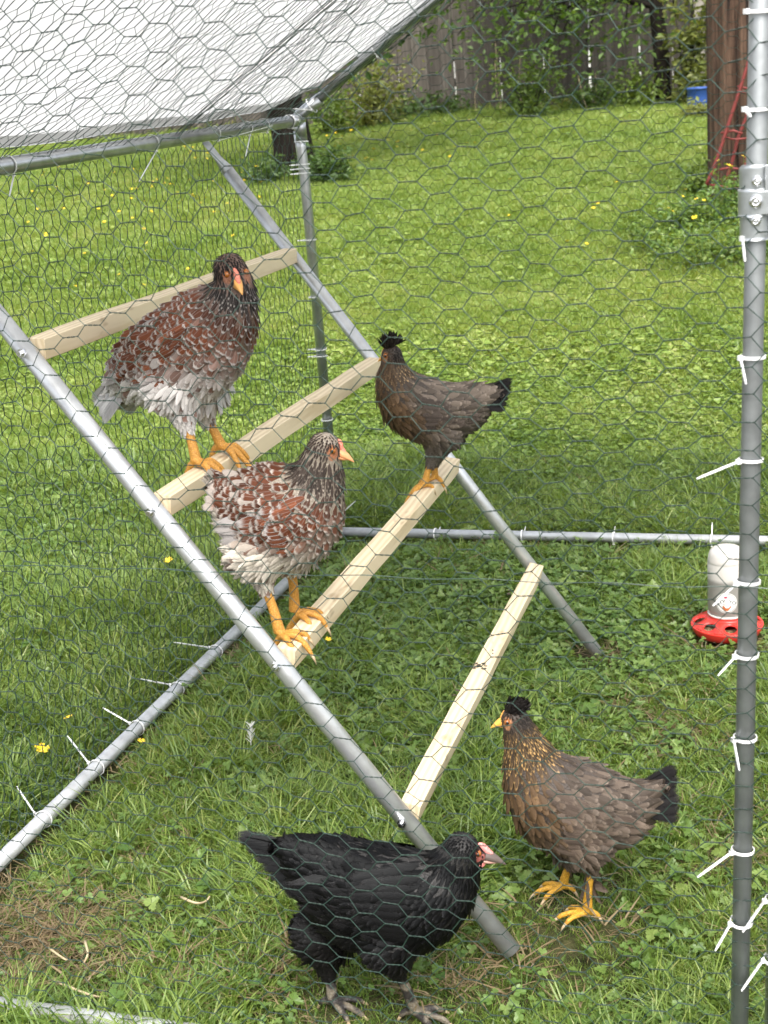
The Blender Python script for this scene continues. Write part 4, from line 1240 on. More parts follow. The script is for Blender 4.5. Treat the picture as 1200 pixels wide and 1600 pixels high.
YEL = (.64, .33, .06)
HENS = [
 dict(label='red-brown white-laced hen with pale tail on the second perch, facing the camera', heading=-18, floor=RUNGS[1][0][1] + RW / 2 - .003, perch=PERCH[1],
      legs=[dict(foot=(308, 731), hip=(275, 598), hock=(290, 661), hr=(48, 14), toe=10, spread=.03), dict(foot=(347, 706), hip=(312, 600), hock=(321, 651), hr=(44, 13), toe=10, spread=.028)],
      spine=[(183, 602, 20, 0), (208, 584, 42, .1), (245, 566, 64, .28), (290, 551, 78, .48), (328, 522, 74, .6), (352, 494, 56, .7), (363, 468, 41, .79), (366, 444, 31, .88), (358, 418, 25, 1)],
      beak=(379, 455), beak_dz=-.048, beakk=.82, beakm=mat('orange horn beak', (.60, .30, .08), .45), comb=(.023, .0042, M_COMB), face=(.30, .13, .075), facek=.85, under=BROWN * .6 + WHITE * .15, leg_col=YEL,
      paint=paint_laced(C(.014, .011, .010), C(.50, .47, .445), .94, C(.30, .27, .25), C(.36, .325, .30), (.05, -.4, 1.)), wide=.80, space=1.25,
      wing=dict(top=(330, 500), low=(300, 590), tip=(185, 590), tip2=(215, 600), n=11, paint=wing_laced),
      tail=dict(base=(205, 592), tip0=(138, 620), tip1=(178, 652), n=14, fan=.04, w=.036, curl=.12, paint=solid(C(.42, .405, .395), C(.48, .46, .45), .2))),
 dict(label='stout red-brown laced hen with grey streaked neck on the near end of the third perch', heading=6, floor=RUNGS[2][0][1] + RW / 2 - .003, perch=PERCH[2],
      legs=[dict(foot=(438, 998), hip=(405, 860), hock=(413, 914), hr=(44, 12), toe=-5, spread=.034), dict(foot=(461, 964), hip=(458, 850), hock=(454, 884), hr=(40, 12), toe=-5, spread=.034)],
      spine=[(352, 757, 18, 0), (375, 774, 40, .1), (405, 796, 68, .3), (438, 806, 82, .5), (466, 800, 74, .61), (486, 776, 54, .71), (497, 746, 40, .80), (503, 718, 31, .88), (508, 699, 26, 1)],
      beak=(555, 716), beakm=mat('pale orange beak', (.68, .30, .13), .45), comb=(.023, .0050, M_COMB), face=(.40, .17, .09), facek=1.0, under=CREAM * .5, leg_col=YEL, wattle=None,
      paint=paint_laced(C(.028, .020, .016), C(.50, .45, .38), .90, C(.28, .235, .195), C(.33, .285, .25), bk=.72), wide=.86, space=1.2,
      wing=dict(top=(480, 765), low=(470, 835), tip=(352, 800), tip2=(375, 865), n=11, paint=wing_laced),
      tail=dict(base=(372, 770), tip0=(322, 738), tip1=(325, 782), n=9, fan=.035, w=.022, paint=solid(C(.30, .16, .11), C(.38, .33, .29), .45))),
 dict(label='small brown and grey crested hen on the far end of the third perch', heading=190, floor=RUNGS[2][1][1] + RW / 2 + .003, perch=PERCH[2],
      legs=[dict(foot=(664, 764), hip=(688, 675), hock=(676, 716), hr=(27, 9), toe=215, spread=.018), dict(foot=(680, 752), hip=(692, 675), hock=(682, 714), hr=(27, 9), toe=200, spread=.018)],
      spine=[(762, 617, 15, 0), (742, 624, 26, .1), (715, 637, 40, .3), (685, 643, 47, .48), (650, 634, 49, .6), (628, 615, 40, .70), (617, 593, 29, .80), (614, 573, 20, .88), (612, 554, 16, 1)],
      beak=(589, 561), face=(.33, .15, .06), facek=.8, under=GREYB * .7, leg_col=(.64, .34, .055), beakm=mat('yellow beak', (.68, .34, .05), .4), comb=(.012, .0022, M_BEAK),
      paint=paint_brown(C(.098, .060, .033), C(.125, .100, .080), C(.34, .23, .12), C(.028, .022, .018), C(.05, .033, .022), C(.085, .074, .062)), space=1.2,
      crest=(170, .032, C(.018, .014, .012)), crest_back=.4, crest_up=.9, crest_r=1.05, crest_w=.0075, legk=.86,
      wing=dict(top=(665, 615), low=(662, 668), tip=(752, 640), tip2=(758, 660), n=10, w=.9, paint=solid(C(.062, .048, .040), C(.115, .09, .075), .14)),
      tail=dict(base=(750, 620), tip0=(804, 590), tip1=(790, 642), n=12, fan=.022, w=.024, paint=solid(C(.007, .006, .006), C(.013, .011, .011), .1))),
 dict(label='golden-necked grey-brown hen with black crest and tail, standing on the grass', heading=194, floor=-.012,
      legs=[dict(foot=(918, 1432), hip=(912, 1310), hock=(925, 1352), hr=(40, 11), toe=188, spread=.03), dict(foot=(880, 1392), hip=(893, 1315), hock=(893, 1346), hr=(32, 10), toe=194, spread=.03)],
      spine=[(1012, 1238, 22, 0), (988, 1254, 38, .1), (950, 1266, 60, .3), (908, 1263, 76, .48), (866, 1246, 73, .6), (838, 1212, 52, .71), (824, 1176, 36, .80), (813, 1146, 26, .88), (803, 1122, 21, 1)],
      beak=(765, 1132), face=(.50, .25, .13), facek=.85, under=GREYB * .7, leg_col=(.70, .40, .04), beakm=mat('amber beak', (.74, .40, .07), .4), comb=(.012, .0022, M_BEAK),
      paint=paint_brown(C(.100, .061, .032), C(.082, .063, .049), C(.36, .225, .09), C(.022, .017, .013), C(.035, .026, .02), C(.10, .076, .058), .15), wide=.82, space=1.35,
      crest=(380, .022, C(.012, .010, .009)), crest_back=.95, crest_up=.42, crest_r=1.2, crest_w=.0085, legk=.86,
      wing=dict(top=(862, 1215), low=(872, 1300), tip=(1002, 1268), tip2=(985, 1318), n=12, w=1.05, paint=solid(C(.075, .055, .043), C(.17, .13, .10), .16, .4)),
      tail=dict(base=(995, 1245), tip0=(1058, 1196), tip1=(1062, 1276), n=12, fan=.03, w=.030, paint=solid(C(.006, .005, .005), C(.012, .010, .010), .1))),
 dict(label='glossy black hen with pink comb walking in the foreground by the ladder foot', heading=14, floor=-.022,
      legs=[dict(foot=(520, 1572), hip=(508, 1460), hock=(512, 1518), hr=(46, 13), toe=-10, spread=.036), dict(foot=(648, 1588), hip=(612, 1475), hock=(621, 1518), hr=(42, 13), toe=0, spread=.036)],
      spine=[(455, 1328, 24, 0), (485, 1345, 44, .1), (530, 1373, 70, .28), (582, 1402, 88, .46), (636, 1406, 84, .58), (680, 1392, 64, .68), (704, 1368, 46, .78), (714, 1344, 36, .87), (722, 1326, 28, 1)],
      beak=(793, 1345), face=(.36, .11, .10), facek=.62, under=C(.01, .009, .009), leg_col=(.030, .027, .026), leg_mud=(.22, .20, .16), comb=(.024, .0052, M_COMBP), beakm=M_BEAKD, bl=.030,  beakl=mat('pinkish lower beak', (.45, .25, .2), .4), wattle=M_COMBP,
      paint=paint_black, gloss=True, wide=.80, legk=1.0,
      wing=dict(top=(650, 1340), low=(640, 1440), tip=(455, 1345), tip2=(480, 1430), n=12, w=1.1, paint=solid(C(.0036, .0033, .0035), C(.0085, .0075, .0078), .14)),
      tail=dict(base=(482, 1345), tip0=(362, 1300), tip1=(455, 1398), n=14, fan=.022, w=.032, curl=.03, paint=solid(C(.0035, .0032, .0034), C(.0085, .0075, .008), .14))),
]
for sp in HENS: hen(sp)

# ------------------------------------------------------------------ grass and ground cover (nobody could count it)
def tone_mesh(name, V, faces, tone, mt):
    me = mesh_np(name, V, faces, [mt], False)
    a = me.attributes.new('tone', 'FLOAT', 'POINT')
    a.data.foreach_set('value', np.asarray(tone, np.float32))
    return me

def tuft(name, g, n, rad, hmin, hmax, w, lean, mt, flat=0.):
    V, Q, T, tone = [], [], [], []; k = 0
    for i in range(n):
        a = g.uniform(0, 2 * PI); r = rad * math.sqrt(g.random())
        p = np.array([r * math.cos(a), r * math.sin(a), 0])
        h = g.uniform(hmin, hmax); la = a + g.normal(0, .9)
        ld = np.array([math.cos(la), math.sin(la), 0]); ln = abs(g.normal(lean, .25)) * h
        wa = g.uniform(0, 2 * PI); wd = np.array([math.cos(wa), math.sin(wa), 0]) * w * g.uniform(.7, 1.3)
        hh = h * (1 - flat)
        rows = [(0, .85), (.38, 1.), (.74, .72)]
        for t, ww in rows:
            c = p + ld * ln * t ** 1.9 + np.array([0, 0, hh * (t - .22 * t * t * min(1.5, ln / h + .3))])
            V += [c - wd * ww * .5, c + wd * ww * .5]
        c = p + ld * ln + np.array([0, 0, hh * (1 - .22 * min(1.5, ln / h + .3))]); V.append(c)
        Q += [(k, k + 1, k + 3, k + 2), (k + 2, k + 3, k + 5, k + 4)]; T.append((k + 4, k + 5, k + 6)); k += 7
        tn = np.clip(g.normal(.45, .25), 0, 1)
        tone += list(np.clip(tn + np.array([-.12, -.12, 0, 0, .06, .06, .12]), 0, 1))
    return tone_mesh(name, V, [np.array(Q), np.array(T)], tone, mt)

def leaf_fan(V, T, tone, c, axis, nrm, r, tn, outline):
    """flat leaf as a fan round its middle; outline: list of (along, across) in leaf units"""
    w = np.cross(axis, nrm); k = len(V)
    V.append(c + axis * r * .45); tone.append(tn * .8)
    for al, ac in outline:
        V.append(c + axis * r * al + w * r * ac + nrm * r * .22 * abs(ac)); tone.append(tn)
    m_ = len(outline)
    for j in range(m_): T.append((k, k + 1 + j, k + 1 + (j + 1) % m_))
ROUND = [(0, 0), (.25, .38), (.6, .5), (.93, .3), (.9, 0), (.93, -.3), (.6, -.5), (.25, -.38)]
LOBED = [(0, 0), (.3, .42), (.62, .38), (.58, .2), (.95, .26), (.82, .08), (1.05, 0), (.82, -.08), (.95, -.26), (.58, -.2), (.62, -.38), (.3, -.42)]

def clover(name, g, n, rad, h0, h1, r, mt, outline, tilt=.35):
    V, T, tone = [], [], []
    for i in range(n):
        a = g.uniform(0, 2 * PI); q = rad * math.sqrt(g.random()); h = g.uniform(h0, h1)
        top = np.array([q * math.cos(a) * 1.25, q * math.sin(a) * 1.25, h]); bot = np.array([q * .5 * math.cos(a), q * .5 * math.sin(a), 0])
        k = len(V); V += [bot - (.0007, 0, 0), bot + (.0007, 0, 0), top + (.0007, 0, 0), top - (.0007, 0, 0)]; tone += [.3] * 4
        T += [(k, k + 1, k + 2), (k, k + 2, k + 3)]
        nm = norm(np.array([0, 0, 1.]) + np.array([math.cos(a), math.sin(a), 0]) * g.normal(tilt, .25) + g.normal(0, .15, 3))
        a0 = g.uniform(0, 2 * PI); tn = float(np.clip(g.normal(.5, .25), 0, 1)); rr = r * g.uniform(.7, 1.25)
        e1 = norm(np.cross(nm, (0.3, .9, .1))); e2 = np.cross(nm, e1)
        for j in range(3):
            b_ = a0 + j * 2 * PI / 3 + g.normal(0, .12)
            ax = norm(e1 * math.cos(b_) + e2 * math.sin(b_) + nm * g.normal(.12, .1))
            n2 = norm(nm - ax * (nm @ ax))
            leaf_fan(V, T, tone, top, ax, n2, rr, tn, outline)
    return tone_mesh(name, V, [np.array(T)], tone, mt)

def scatter(name, protos, pts, rot, scl, idx, label):
    """one object: its points carry the plants through geometry nodes"""
    pc = bpy.data.collections.new(name + ' kinds')
    for i, me in enumerate(protos):
        o = bpy.data.objects.new('%s_sprig_%02d' % (name, i), me); pc.objects.link(o)
    me = bpy.data.meshes.new(name)
    me.vertices.add(len(pts)); me.vertices.foreach_set('co', np.asarray(pts, np.float32).ravel())
    a = me.attributes.new('rot', 'FLOAT_VECTOR', 'POINT'); a.data.foreach_set('vector', np.asarray(rot, np.float32).ravel())
    a = me.attributes.new('scl', 'FLOAT_VECTOR', 'POINT'); a.data.foreach_set('vector', np.asarray(scl, np.float32).ravel())
    a = me.attributes.new('kind', 'INT', 'POINT'); a.data.foreach_set('value', np.asarray(idx, np.int32))
    o = link(name, me); tag(o, kind='stuff')
    ng = bpy.data.node_groups.new(name, 'GeometryNodeTree')
    ng.interface.new_socket('Geometry', in_out='INPUT', socket_type='NodeSocketGeometry')
    ng.interface.new_socket('Geometry', in_out='OUTPUT', socket_type='NodeSocketGeometry')
    N = ng.nodes; gi, go = N.new('NodeGroupInput'), N.new('NodeGroupOutput')
    ci = N.new('GeometryNodeCollectionInfo'); ci.inputs['Collection'].default_value = pc
    ci.inputs['Separate Children'].default_value = True; ci.inputs['Reset Children'].default_value = True
    ip = N.new('GeometryNodeInstanceOnPoints'); ip.inputs['Pick Instance'].default_value = True
    def attr(nm, t):
        x = N.new('GeometryNodeInputNamedAttribute'); x.data_type = t; x.inputs['Name'].default_value = nm
        return [s for s in x.outputs if s.enabled and s.name == 'Attribute'][0]
    ng.links.new(gi.outputs[0], ip.inputs['Points']); ng.links.new(ci.outputs[0], ip.inputs['Instance'])
    ng.links.new(attr('kind', 'INT'), ip.inputs['Instance Index'])
    er = N.new('FunctionNodeEulerToRotation'); ng.links.new(attr('rot', 'FLOAT_VECTOR'), er.inputs[0]); ng.links.new(er.outputs[0], ip.inputs['Rotation'])
    ng.links.new(attr('scl', 'FLOAT_VECTOR'), ip.inputs['Scale'])
    ng.links.new(ip.outputs[0], go.inputs[0])
    md = o.modifiers.new('plants', 'NODES'); md.node_group = ng
    return o

def in_view(P, mx=700, my=350):
    c = (P - CAM) @ RC
    x = c[:, 0] / c[:, 2] * FPX + 600; y = c[:, 1] / c[:, 2] * FPX + 800
    return (c[:, 2] > .2) & (x > -mx) & (x < 1200 + mx) & (y > -300) & (y < 1600 + my)

def vnoise(x, y, f, seed=0):
    """smooth value noise 0..1"""
    g = np.random.default_rng(1000 + seed); tb = g.random((256, 256))
    X, Y = x * f + 1000, y * f + 1000
    i, j = np.floor(X).astype(int), np.floor(Y).astype(int); u, v = X - i, Y - j
    u, v = u * u * (3 - 2 * u), v * v * (3 - 2 * v)
    t = lambda a, b_: tb[a % 256, b_ % 256]
    return (t(i, j) * (1 - u) + t(i + 1, j) * u) * (1 - v) + (t(i, j + 1) * (1 - u) + t(i + 1, j + 1) * u) * v

def field(x0, x1, y0, y1, dens):
    n = int((x1 - x0) * (y1 - y0) * dens)
    x, y = rng.uniform(x0, x1, n), rng.uniform(y0, y1, n)
    P = np.stack([x, y, terrain(x, y)], 1)
    return P[in_view(P)]

def dry(x, y):
    d = np.zeros(len(x))
    for cx, cy, rx, ry, k in [(-1.36, 1.87, .26, .15, .9), (-1.05, 1.92, .22, .10, .45), (-.34, 2.88, .22, .16, .42), (-.62, 1.90, .14, .04, .3), (-.20, 2.45, .2, .25, .22), (-.28, 3.35, .16, .1, .3), (-.98, 2.12, .3, .08, .3)]:
        d = np.maximum(d, k * np.exp(-((x - cx) / rx) ** 2 - ((y - cy) / ry) ** 2))
    d = d * (.55 + .9 * vnoise(x, y, 9, 3))
    return np.where((x > XL) & (y > YF), np.maximum(d, .09 * vnoise(x, y, 4, 9)), d * .2)

def pipe_clear(x, y):
    d = np.minimum(np.abs(x - XL) + (y > YB + .1) * 9 + (y < YF - .05) * 9, np.abs(y - YB) + (x < XL - .05) * 9 + (x > XR) * 9)
    return d

def clov(x, y):
    inside = (x > XL) & (x < .1) & (y > YF) & (y < YB)
    c = sm(.40, .68, vnoise(x, y, 1.7, 21) * .6 + vnoise(x, y, 5, 22) * .4)
    mid = np.exp(-((x + .85) / .55) ** 2 - ((y - 3.35) / .75) ** 2)
    return np.where(inside, np.clip(.25 * c + mid * 1.1, 0, 1), .55 * c + .18)

g1 = np.random.default_rng(41)
P_GR = [tuft('grass tuft', g1, 24, .036, .022, .058, .0032, .6, M_GRASS) for _ in range(5)] + [tuft('long grass tuft', g1, 18, .028, .05, .105, .0034, .9, M_GRASS) for _ in range(3)]
P_ST = [tuft('straw', g1, 18, .045, .02, .065, .0028, 1.2, M_STRAW, .72) for _ in range(4)]
P_CL = [clover('clover sprig', g1, 10, .034, .016, .038, .0076, M_CLOVER, ROUND) for _ in range(4)]
P_BU = [clover('leaf sprig', g1, 5, .035, .014, .040, .0135, M_BLEAF, LOBED, .45) for _ in range(4)]
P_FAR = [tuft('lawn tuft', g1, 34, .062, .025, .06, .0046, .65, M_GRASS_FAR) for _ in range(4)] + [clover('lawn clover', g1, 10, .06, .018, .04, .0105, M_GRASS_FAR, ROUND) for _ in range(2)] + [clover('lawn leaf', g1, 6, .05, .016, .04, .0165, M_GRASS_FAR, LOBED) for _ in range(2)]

def finish(P, hs, squash=None, lean=.18):
    n = len(P)
    rot = np.stack([rng.normal(0, lean, n), rng.normal(0, lean, n), rng.uniform(0, 6.28, n)], 1)
    sc = hs[:, None] * np.stack([rng.uniform(.85, 1.15, n), rng.uniform(.85, 1.15, n), rng.uniform(.75, 1.2, n)], 1)
    return rot, sc

# near ground, in and just around the run
P = field(-4.6, 1.3, 1.1, 4.9, 3600)
x, y = P[:, 0], P[:, 1]
dr, cl, pc_ = dry(x, y), clov(x, y), pipe_clear(x, y)
inside = (x > XL) & (y > YF) & (y < YB)
keep = (rng.random(len(P)) > dr * .95) & (rng.random(len(P)) > cl * .62) & (pc_ > .028)
Pg = P[keep]; k_ = keep
FEET = [on_z(a, c, 0) for a, c in ((918, 1432), (880, 1392), (520, 1572), (648, 1588), (900, 1415), (800, 1480), (935, 1010), (1136, 985))]
fd = np.min([np.hypot(Pg[:, 0] - f[0], (Pg[:, 1] - f[1]) * .8) for f in FEET], 0)
hs = (.45 + .55 * sm(.05, .2, fd)) * np.where(inside[k_], .86, 1.05) * (.8 + .45 * vnoise(Pg[:, 0], Pg[:, 1], 3, 5)) * np.where(pc_[k_] < .07, .62, 1) * (1 - .35 * dr[k_])
rot, sc = finish(Pg, hs)
longp = .10 + .35 * sm(.55, .8, vnoise(Pg[:, 0], Pg[:, 1], 2.3, 6))
idx = np.where((rng.random(len(Pg)) < longp) & (pc_[k_] > .07) & (fd > .16), rng.integers(5, 8, len(Pg)), rng.integers(0, 5, len(Pg)))
nf_ = 150; xf = rng.uniform(-1.75, -.9, nf_); yf = YF - rng.uniform(-.012, .05, nf_)
Pf = np.stack([xf, yf, terrain(xf, yf)], 1); rf, sf = finish(Pf, rng.uniform(.7, 1.15, nf_))
Pg = np.concatenate([Pg, Pf]); rot = np.concatenate([rot, rf]); sc = np.concatenate([sc, sf]); idx = np.concatenate([idx, rng.integers(3, 8, nf_)])
scatter('grass', P_GR, Pg, rot, sc, idx, '')

P = field(-4.6, 1.3, 1.1, 4.9, 2200)
dr = dry(P[:, 0], P[:, 1]); k_ = rng.random(len(P)) < dr * 1.1 + .012
Ps = P[k_]; Ps[:, 2] += rng.uniform(.004, .02, len(Ps))
rot, sc = finish(Ps, rng.uniform(.7, 1.25, len(Ps)), lean=.15)
scatter('dry_grass', P_ST, Ps, rot, sc, rng.integers(0, 4, len(Ps)), '')

P = field(-4.6, 1.3, 1.1, 4.9, 1500)
x, y = P[:, 0], P[:, 1]
k_ = (rng.random(len(P)) < clov(x, y) * .9 * (1 - .8 * dry(x, y))) & (pipe_clear(x, y) > .03)
Pc = P[k_]; Pc = Pc[np.min([np.hypot(Pc[:, 0] - f[0], Pc[:, 1] - f[1]) for f in FEET], 0) > .07]; rot, sc = finish(Pc, rng.uniform(.75, 1.25, len(Pc)))
scatter('clover', P_CL, Pc, rot, sc, rng.integers(0, 4, len(Pc)), '')

P = field(-4.6, 1.3, 1.1, 4.9, 760)
x, y = P[:, 0], P[:, 1]
bl = sm(.42, .7, vnoise(x, y, 2.2, 31)) * .8 + .12 + np.exp(-((x + .8) / .5) ** 2 - ((y - 3.3) / .8) ** 2) * .6 + .5 * np.exp(-((x + .15) / .2) ** 2 - ((y - 1.75) / .25) ** 2)
k_ = (rng.random(len(P)) < bl * (1 - .8 * dry(x, y))) & (pipe_clear(x, y) > .04)
Pb = P[k_]; Pb = Pb[np.min([np.hypot(Pb[:, 0] - f[0], Pb[:, 1] - f[1]) for f in FEET], 0) > .09]; rot, sc = finish(Pb, rng.uniform(.65, 1.2, len(Pb)))
scatter('creeping_leaves', P_BU, Pb, rot, sc, rng.integers(0, 4, len(Pb)), '')

# the lawn behind, coarser with distance
parts = []
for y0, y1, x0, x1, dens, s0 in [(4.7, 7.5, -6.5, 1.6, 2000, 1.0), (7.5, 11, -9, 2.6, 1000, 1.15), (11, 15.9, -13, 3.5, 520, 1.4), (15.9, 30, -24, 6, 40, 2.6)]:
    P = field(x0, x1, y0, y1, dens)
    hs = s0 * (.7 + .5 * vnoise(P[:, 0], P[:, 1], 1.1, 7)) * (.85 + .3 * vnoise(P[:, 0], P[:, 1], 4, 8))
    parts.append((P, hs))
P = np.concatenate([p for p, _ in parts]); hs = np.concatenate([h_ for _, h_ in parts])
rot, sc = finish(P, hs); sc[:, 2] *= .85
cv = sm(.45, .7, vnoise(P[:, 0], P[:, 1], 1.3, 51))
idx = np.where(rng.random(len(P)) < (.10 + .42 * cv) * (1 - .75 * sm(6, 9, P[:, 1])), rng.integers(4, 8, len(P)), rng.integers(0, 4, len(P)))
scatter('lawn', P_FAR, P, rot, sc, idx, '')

# ------------------------------------------------------------------ small things lying in the grass
M_FLOWER = mat('buttercup yellow', (.80, .55, .015), .35)
M_STEM = mat('stem green', (.08, .15, .03), .6)
def flower_mesh(name, r, h, cup=.5, petals=5):
    b = MB(); lean = np.array([random.uniform(-.3, .3), random.uniform(-.3, .3), 0]) * min(h, .12)
    top = np.array([0, 0, h]) + lean
    b.tube([np.zeros(3), top * .5 + np.array([0, 0, h * .06]), top], [.0011, .001, .0009], 4, False)
    ns = b.n
    tilt = norm(np.array([random.uniform(-.4, .4), random.uniform(-.7, .1), 1.]))
    e1 = norm(np.cross(tilt, (0.2, 1, 0))); e2 = np.cross(tilt, e1)
    for j in range(petals):
        a = j * 2 * PI / petals; ax = e1 * math.cos(a) + e2 * math.sin(a); w = np.cross(tilt, ax)
        o = [top, top + ax * r * .5 + w * r * .36 + tilt * r * cup * .35, top + ax * r * .95 + w * r * .34 + tilt * r * cup * .8, top + ax * r * 1.05 + tilt * r * cup * .75,
             top + ax * r * .95 - w * r * .34 + tilt * r * cup * .8, top + ax * r * .5 - w * r * .36 + tilt * r * cup * .35]
        b.add(o, (), [(0, 1, 2), (0, 2, 3), (0, 3, 4), (0, 4, 5)])
    me = b.mesh(name, [M_STEM, M_FLOWER])
    mi = np.zeros(len(me.polygons), np.int32)
    for i, p in enumerate(me.polygons):
        if min(p.vertices) >= ns: mi[i] = 1
    me.polygons.foreach_set('material_index', mi); return me
FL = [flower_mesh('buttercup', .014, .07) for _ in range(4)]
def put_flower(p, s, label, group, me=None):
    o = link('buttercup', me or random.choice(FL)); o.location = p; o.scale = (s, s, s); o.rotation_euler = (0, 0, random.uniform(0, 6.3))
    return tag(o, label, 'flower', group)
for px, py, s, lab in [(73, 1166, 1.15, 'large yellow buttercup nearest the left bottom rail of the run'), (111, 1126, .85, 'yellow buttercup just above the large one outside the left rail'),
                       (272, 874, .95, 'yellow buttercup by the near ladder pole below the second perch'), (222, 1161, .6, 'tiny yellow buttercup inside the run beside the left rail'),
                       (512, 997, .6, 'tiny yellow buttercup in the grass under the third perch')]:
    p = on_z(px, py, .035); put_flower((p[0], p[1], p[2] - .07 * s), s, lab, None)
def sprinkle(n, x0, x1, y0, y1, lab, grp, s0, s1, lift=.02):
    for k in range(n):
        p = on_ground(random.uniform(x0, x1), random.uniform(y0, y1))
        if p[1] < 4.3: continue
        s = random.uniform(s0, s1)
        z = float(terrain(p[0], p[1])) + .0 + lift
        put_flower((p[0], p[1], z), s, lab, grp)
sprinkle(150, -20, 420, 232, 345, 'yellow buttercup scattered over the lawn beyond the left wall', 'buttercups beyond the left wall', .65, 1.0)
sprinkle(22, 40, 430, 345, 470, 'yellow buttercup in the lawn behind the two upper perches', 'buttercups behind the upper perches', .7, 1.1)
sprinkle(34, 490, 760, 195, 262, 'yellow buttercup on the bright lawn before the fence', 'buttercups before the fence', .8, 1.3)
sprinkle(9, 600, 1000, 260, 420, 'yellow buttercup in the middle of the open lawn', 'buttercups on the open lawn', .7, 1.0)

# a small white down feather on the grass
b = MB(); p = on_z(391, 1150, .03)
for k in range(40):
    a = random.uniform(-1, 1); t = random.uniform(0, 1)
    q0 = p + np.array([.004 * t, .0, .042 * t - .015]); q1 = q0 + np.array([.012 * a, random.uniform(-.006, .006), .010 + .004 * random.random()])
    b.tube([q0, q1], [.0009, .0004], 3, False)
b.tube([p + np.array([-.001, 0, -.022]), p + np.array([.004, 0, .03])], [.0009, .0005], 4)
o = b.obj('down_feather', mat('white down', (.70, .69, .66), .8)); tag(o, 'small fluffy white down feather lying on the grass left of the near ladder pole', 'feather')
M_TWIG = mat('pale twig', (.45, .36, .22), .8)
for pts, r, lab in [([(86, 1533), (120, 1547), (150, 1557), (166, 1556)], .0026, 'pale curved twig beside the dry patch near the front rail'),
                    ([(283, 1402), (306, 1411), (322, 1408), (329, 1398)], .0026, 'short bent pale twig left of the black hen'),
                    ([(133, 1471), (137, 1490), (131, 1505)], .0026, 'short forked tan stalk upright in the dry patch'),
                    ([(76, 1481), (100, 1498), (108, 1500)], .0022, 'tan stalk lying across the brown dry patch')]:
    P = np.array([on_z(a, c, .006 + .008 * math.sin(i * 2.)) for i, (a, c) in enumerate(pts)])
    b = MB(); b.tube(catmull(P, 10), np.linspace(r, r * .6, 10), 6); tag(b.obj('twig', M_TWIG, None, True), lab, 'twig')

# ------------------------------------------------------------------ feeder
M_RED = mat('red plastic', (.62, .035, .025), .32)
M_RED.node_tree.nodes['Principled BSDF'].inputs['Subsurface Weight'].default_value = .08
M_RED.node_tree.nodes['Principled BSDF'].inputs['Subsurface Radius'].default_value = (.006, .001, .001)
def jar_mat():
    mt = mat('milky plastic', (.72, .70, .67), .28); g = NB(mt)
    c = g.coord('Object'); sp = g.n('ShaderNodeSeparateXYZ'); g.l(c, sp.inputs[0])
    f = g.noise(24, 3, c)
    lv = g.math('ADD', sp.outputs['Z'], g.math('MULTIPLY', f, .008))
    k = g.n('ShaderNodeMapRange', interpolation_type='SMOOTHSTEP'); g.l(lv, k.inputs['Value']); k.inputs['From Min'].default_value = .150; k.inputs['From Max'].default_value = .163
    full = g.mix(g.noise(9, 2, c), (.25, .24, .22), (.30, .285, .265))
    col = g.mix(k.outputs[0], full, (.56, .53, .50))
    st = g.n('ShaderNodeMapRange'); g.l(g.noise(30, 2, c), st.inputs['Value']); st.inputs['From Min'].default_value = .70; st.inputs['From Max'].default_value = .78
    col = g.mix(g.math('MULTIPLY', st.outputs[0], .5), col, (.50, .27, .14))
    g.l(col, g.b.inputs['Base Color']); g.b.inputs['Subsurface Weight'].default_value = .3; g.b.inputs['Subsurface Radius'].default_value = (.02, .02, .018)
    return mt
fc = on_z(1136, 985, -.004); fc[2] = -.012
fe = tag(empty('feeder', tuple(fc)), 'milky jar poultry feeder on a round red base standing on the grass', 'feeder')
b = MB()
JR = .0465
b.lathe([(0.0, .232), (.022, .2318), (.032, .229), (.0395, .222), (.0435, .212), (.0455, .200), (JR - .0004, .196), (JR - .0012, .194), (JR, .191), (JR, .150), (JR + .0002, .075), (JR - .001, .066), (JR - .004, .060), (JR - .004, .056)], (fc[0], fc[1], fc[2]), 48)
jar = b.obj('jar', None or [jar_mat()], fe, True)
# shading in the jar material is measured from the ground point: give the jar its own origin
jar.data.transform(Matrix.Translation(-Vector(fc))); jar.location = Vector(fc)
b = MB(); b.lathe([(JR - .0035, .0595), (JR + .0005, .0600), (JR + .0015, .058), (JR - .0002, .055), (JR - .003, .053)], fc, 48)
o = b.obj('jar_rim', mat('clear rim', (.62, .60, .56), .3), fe, True)
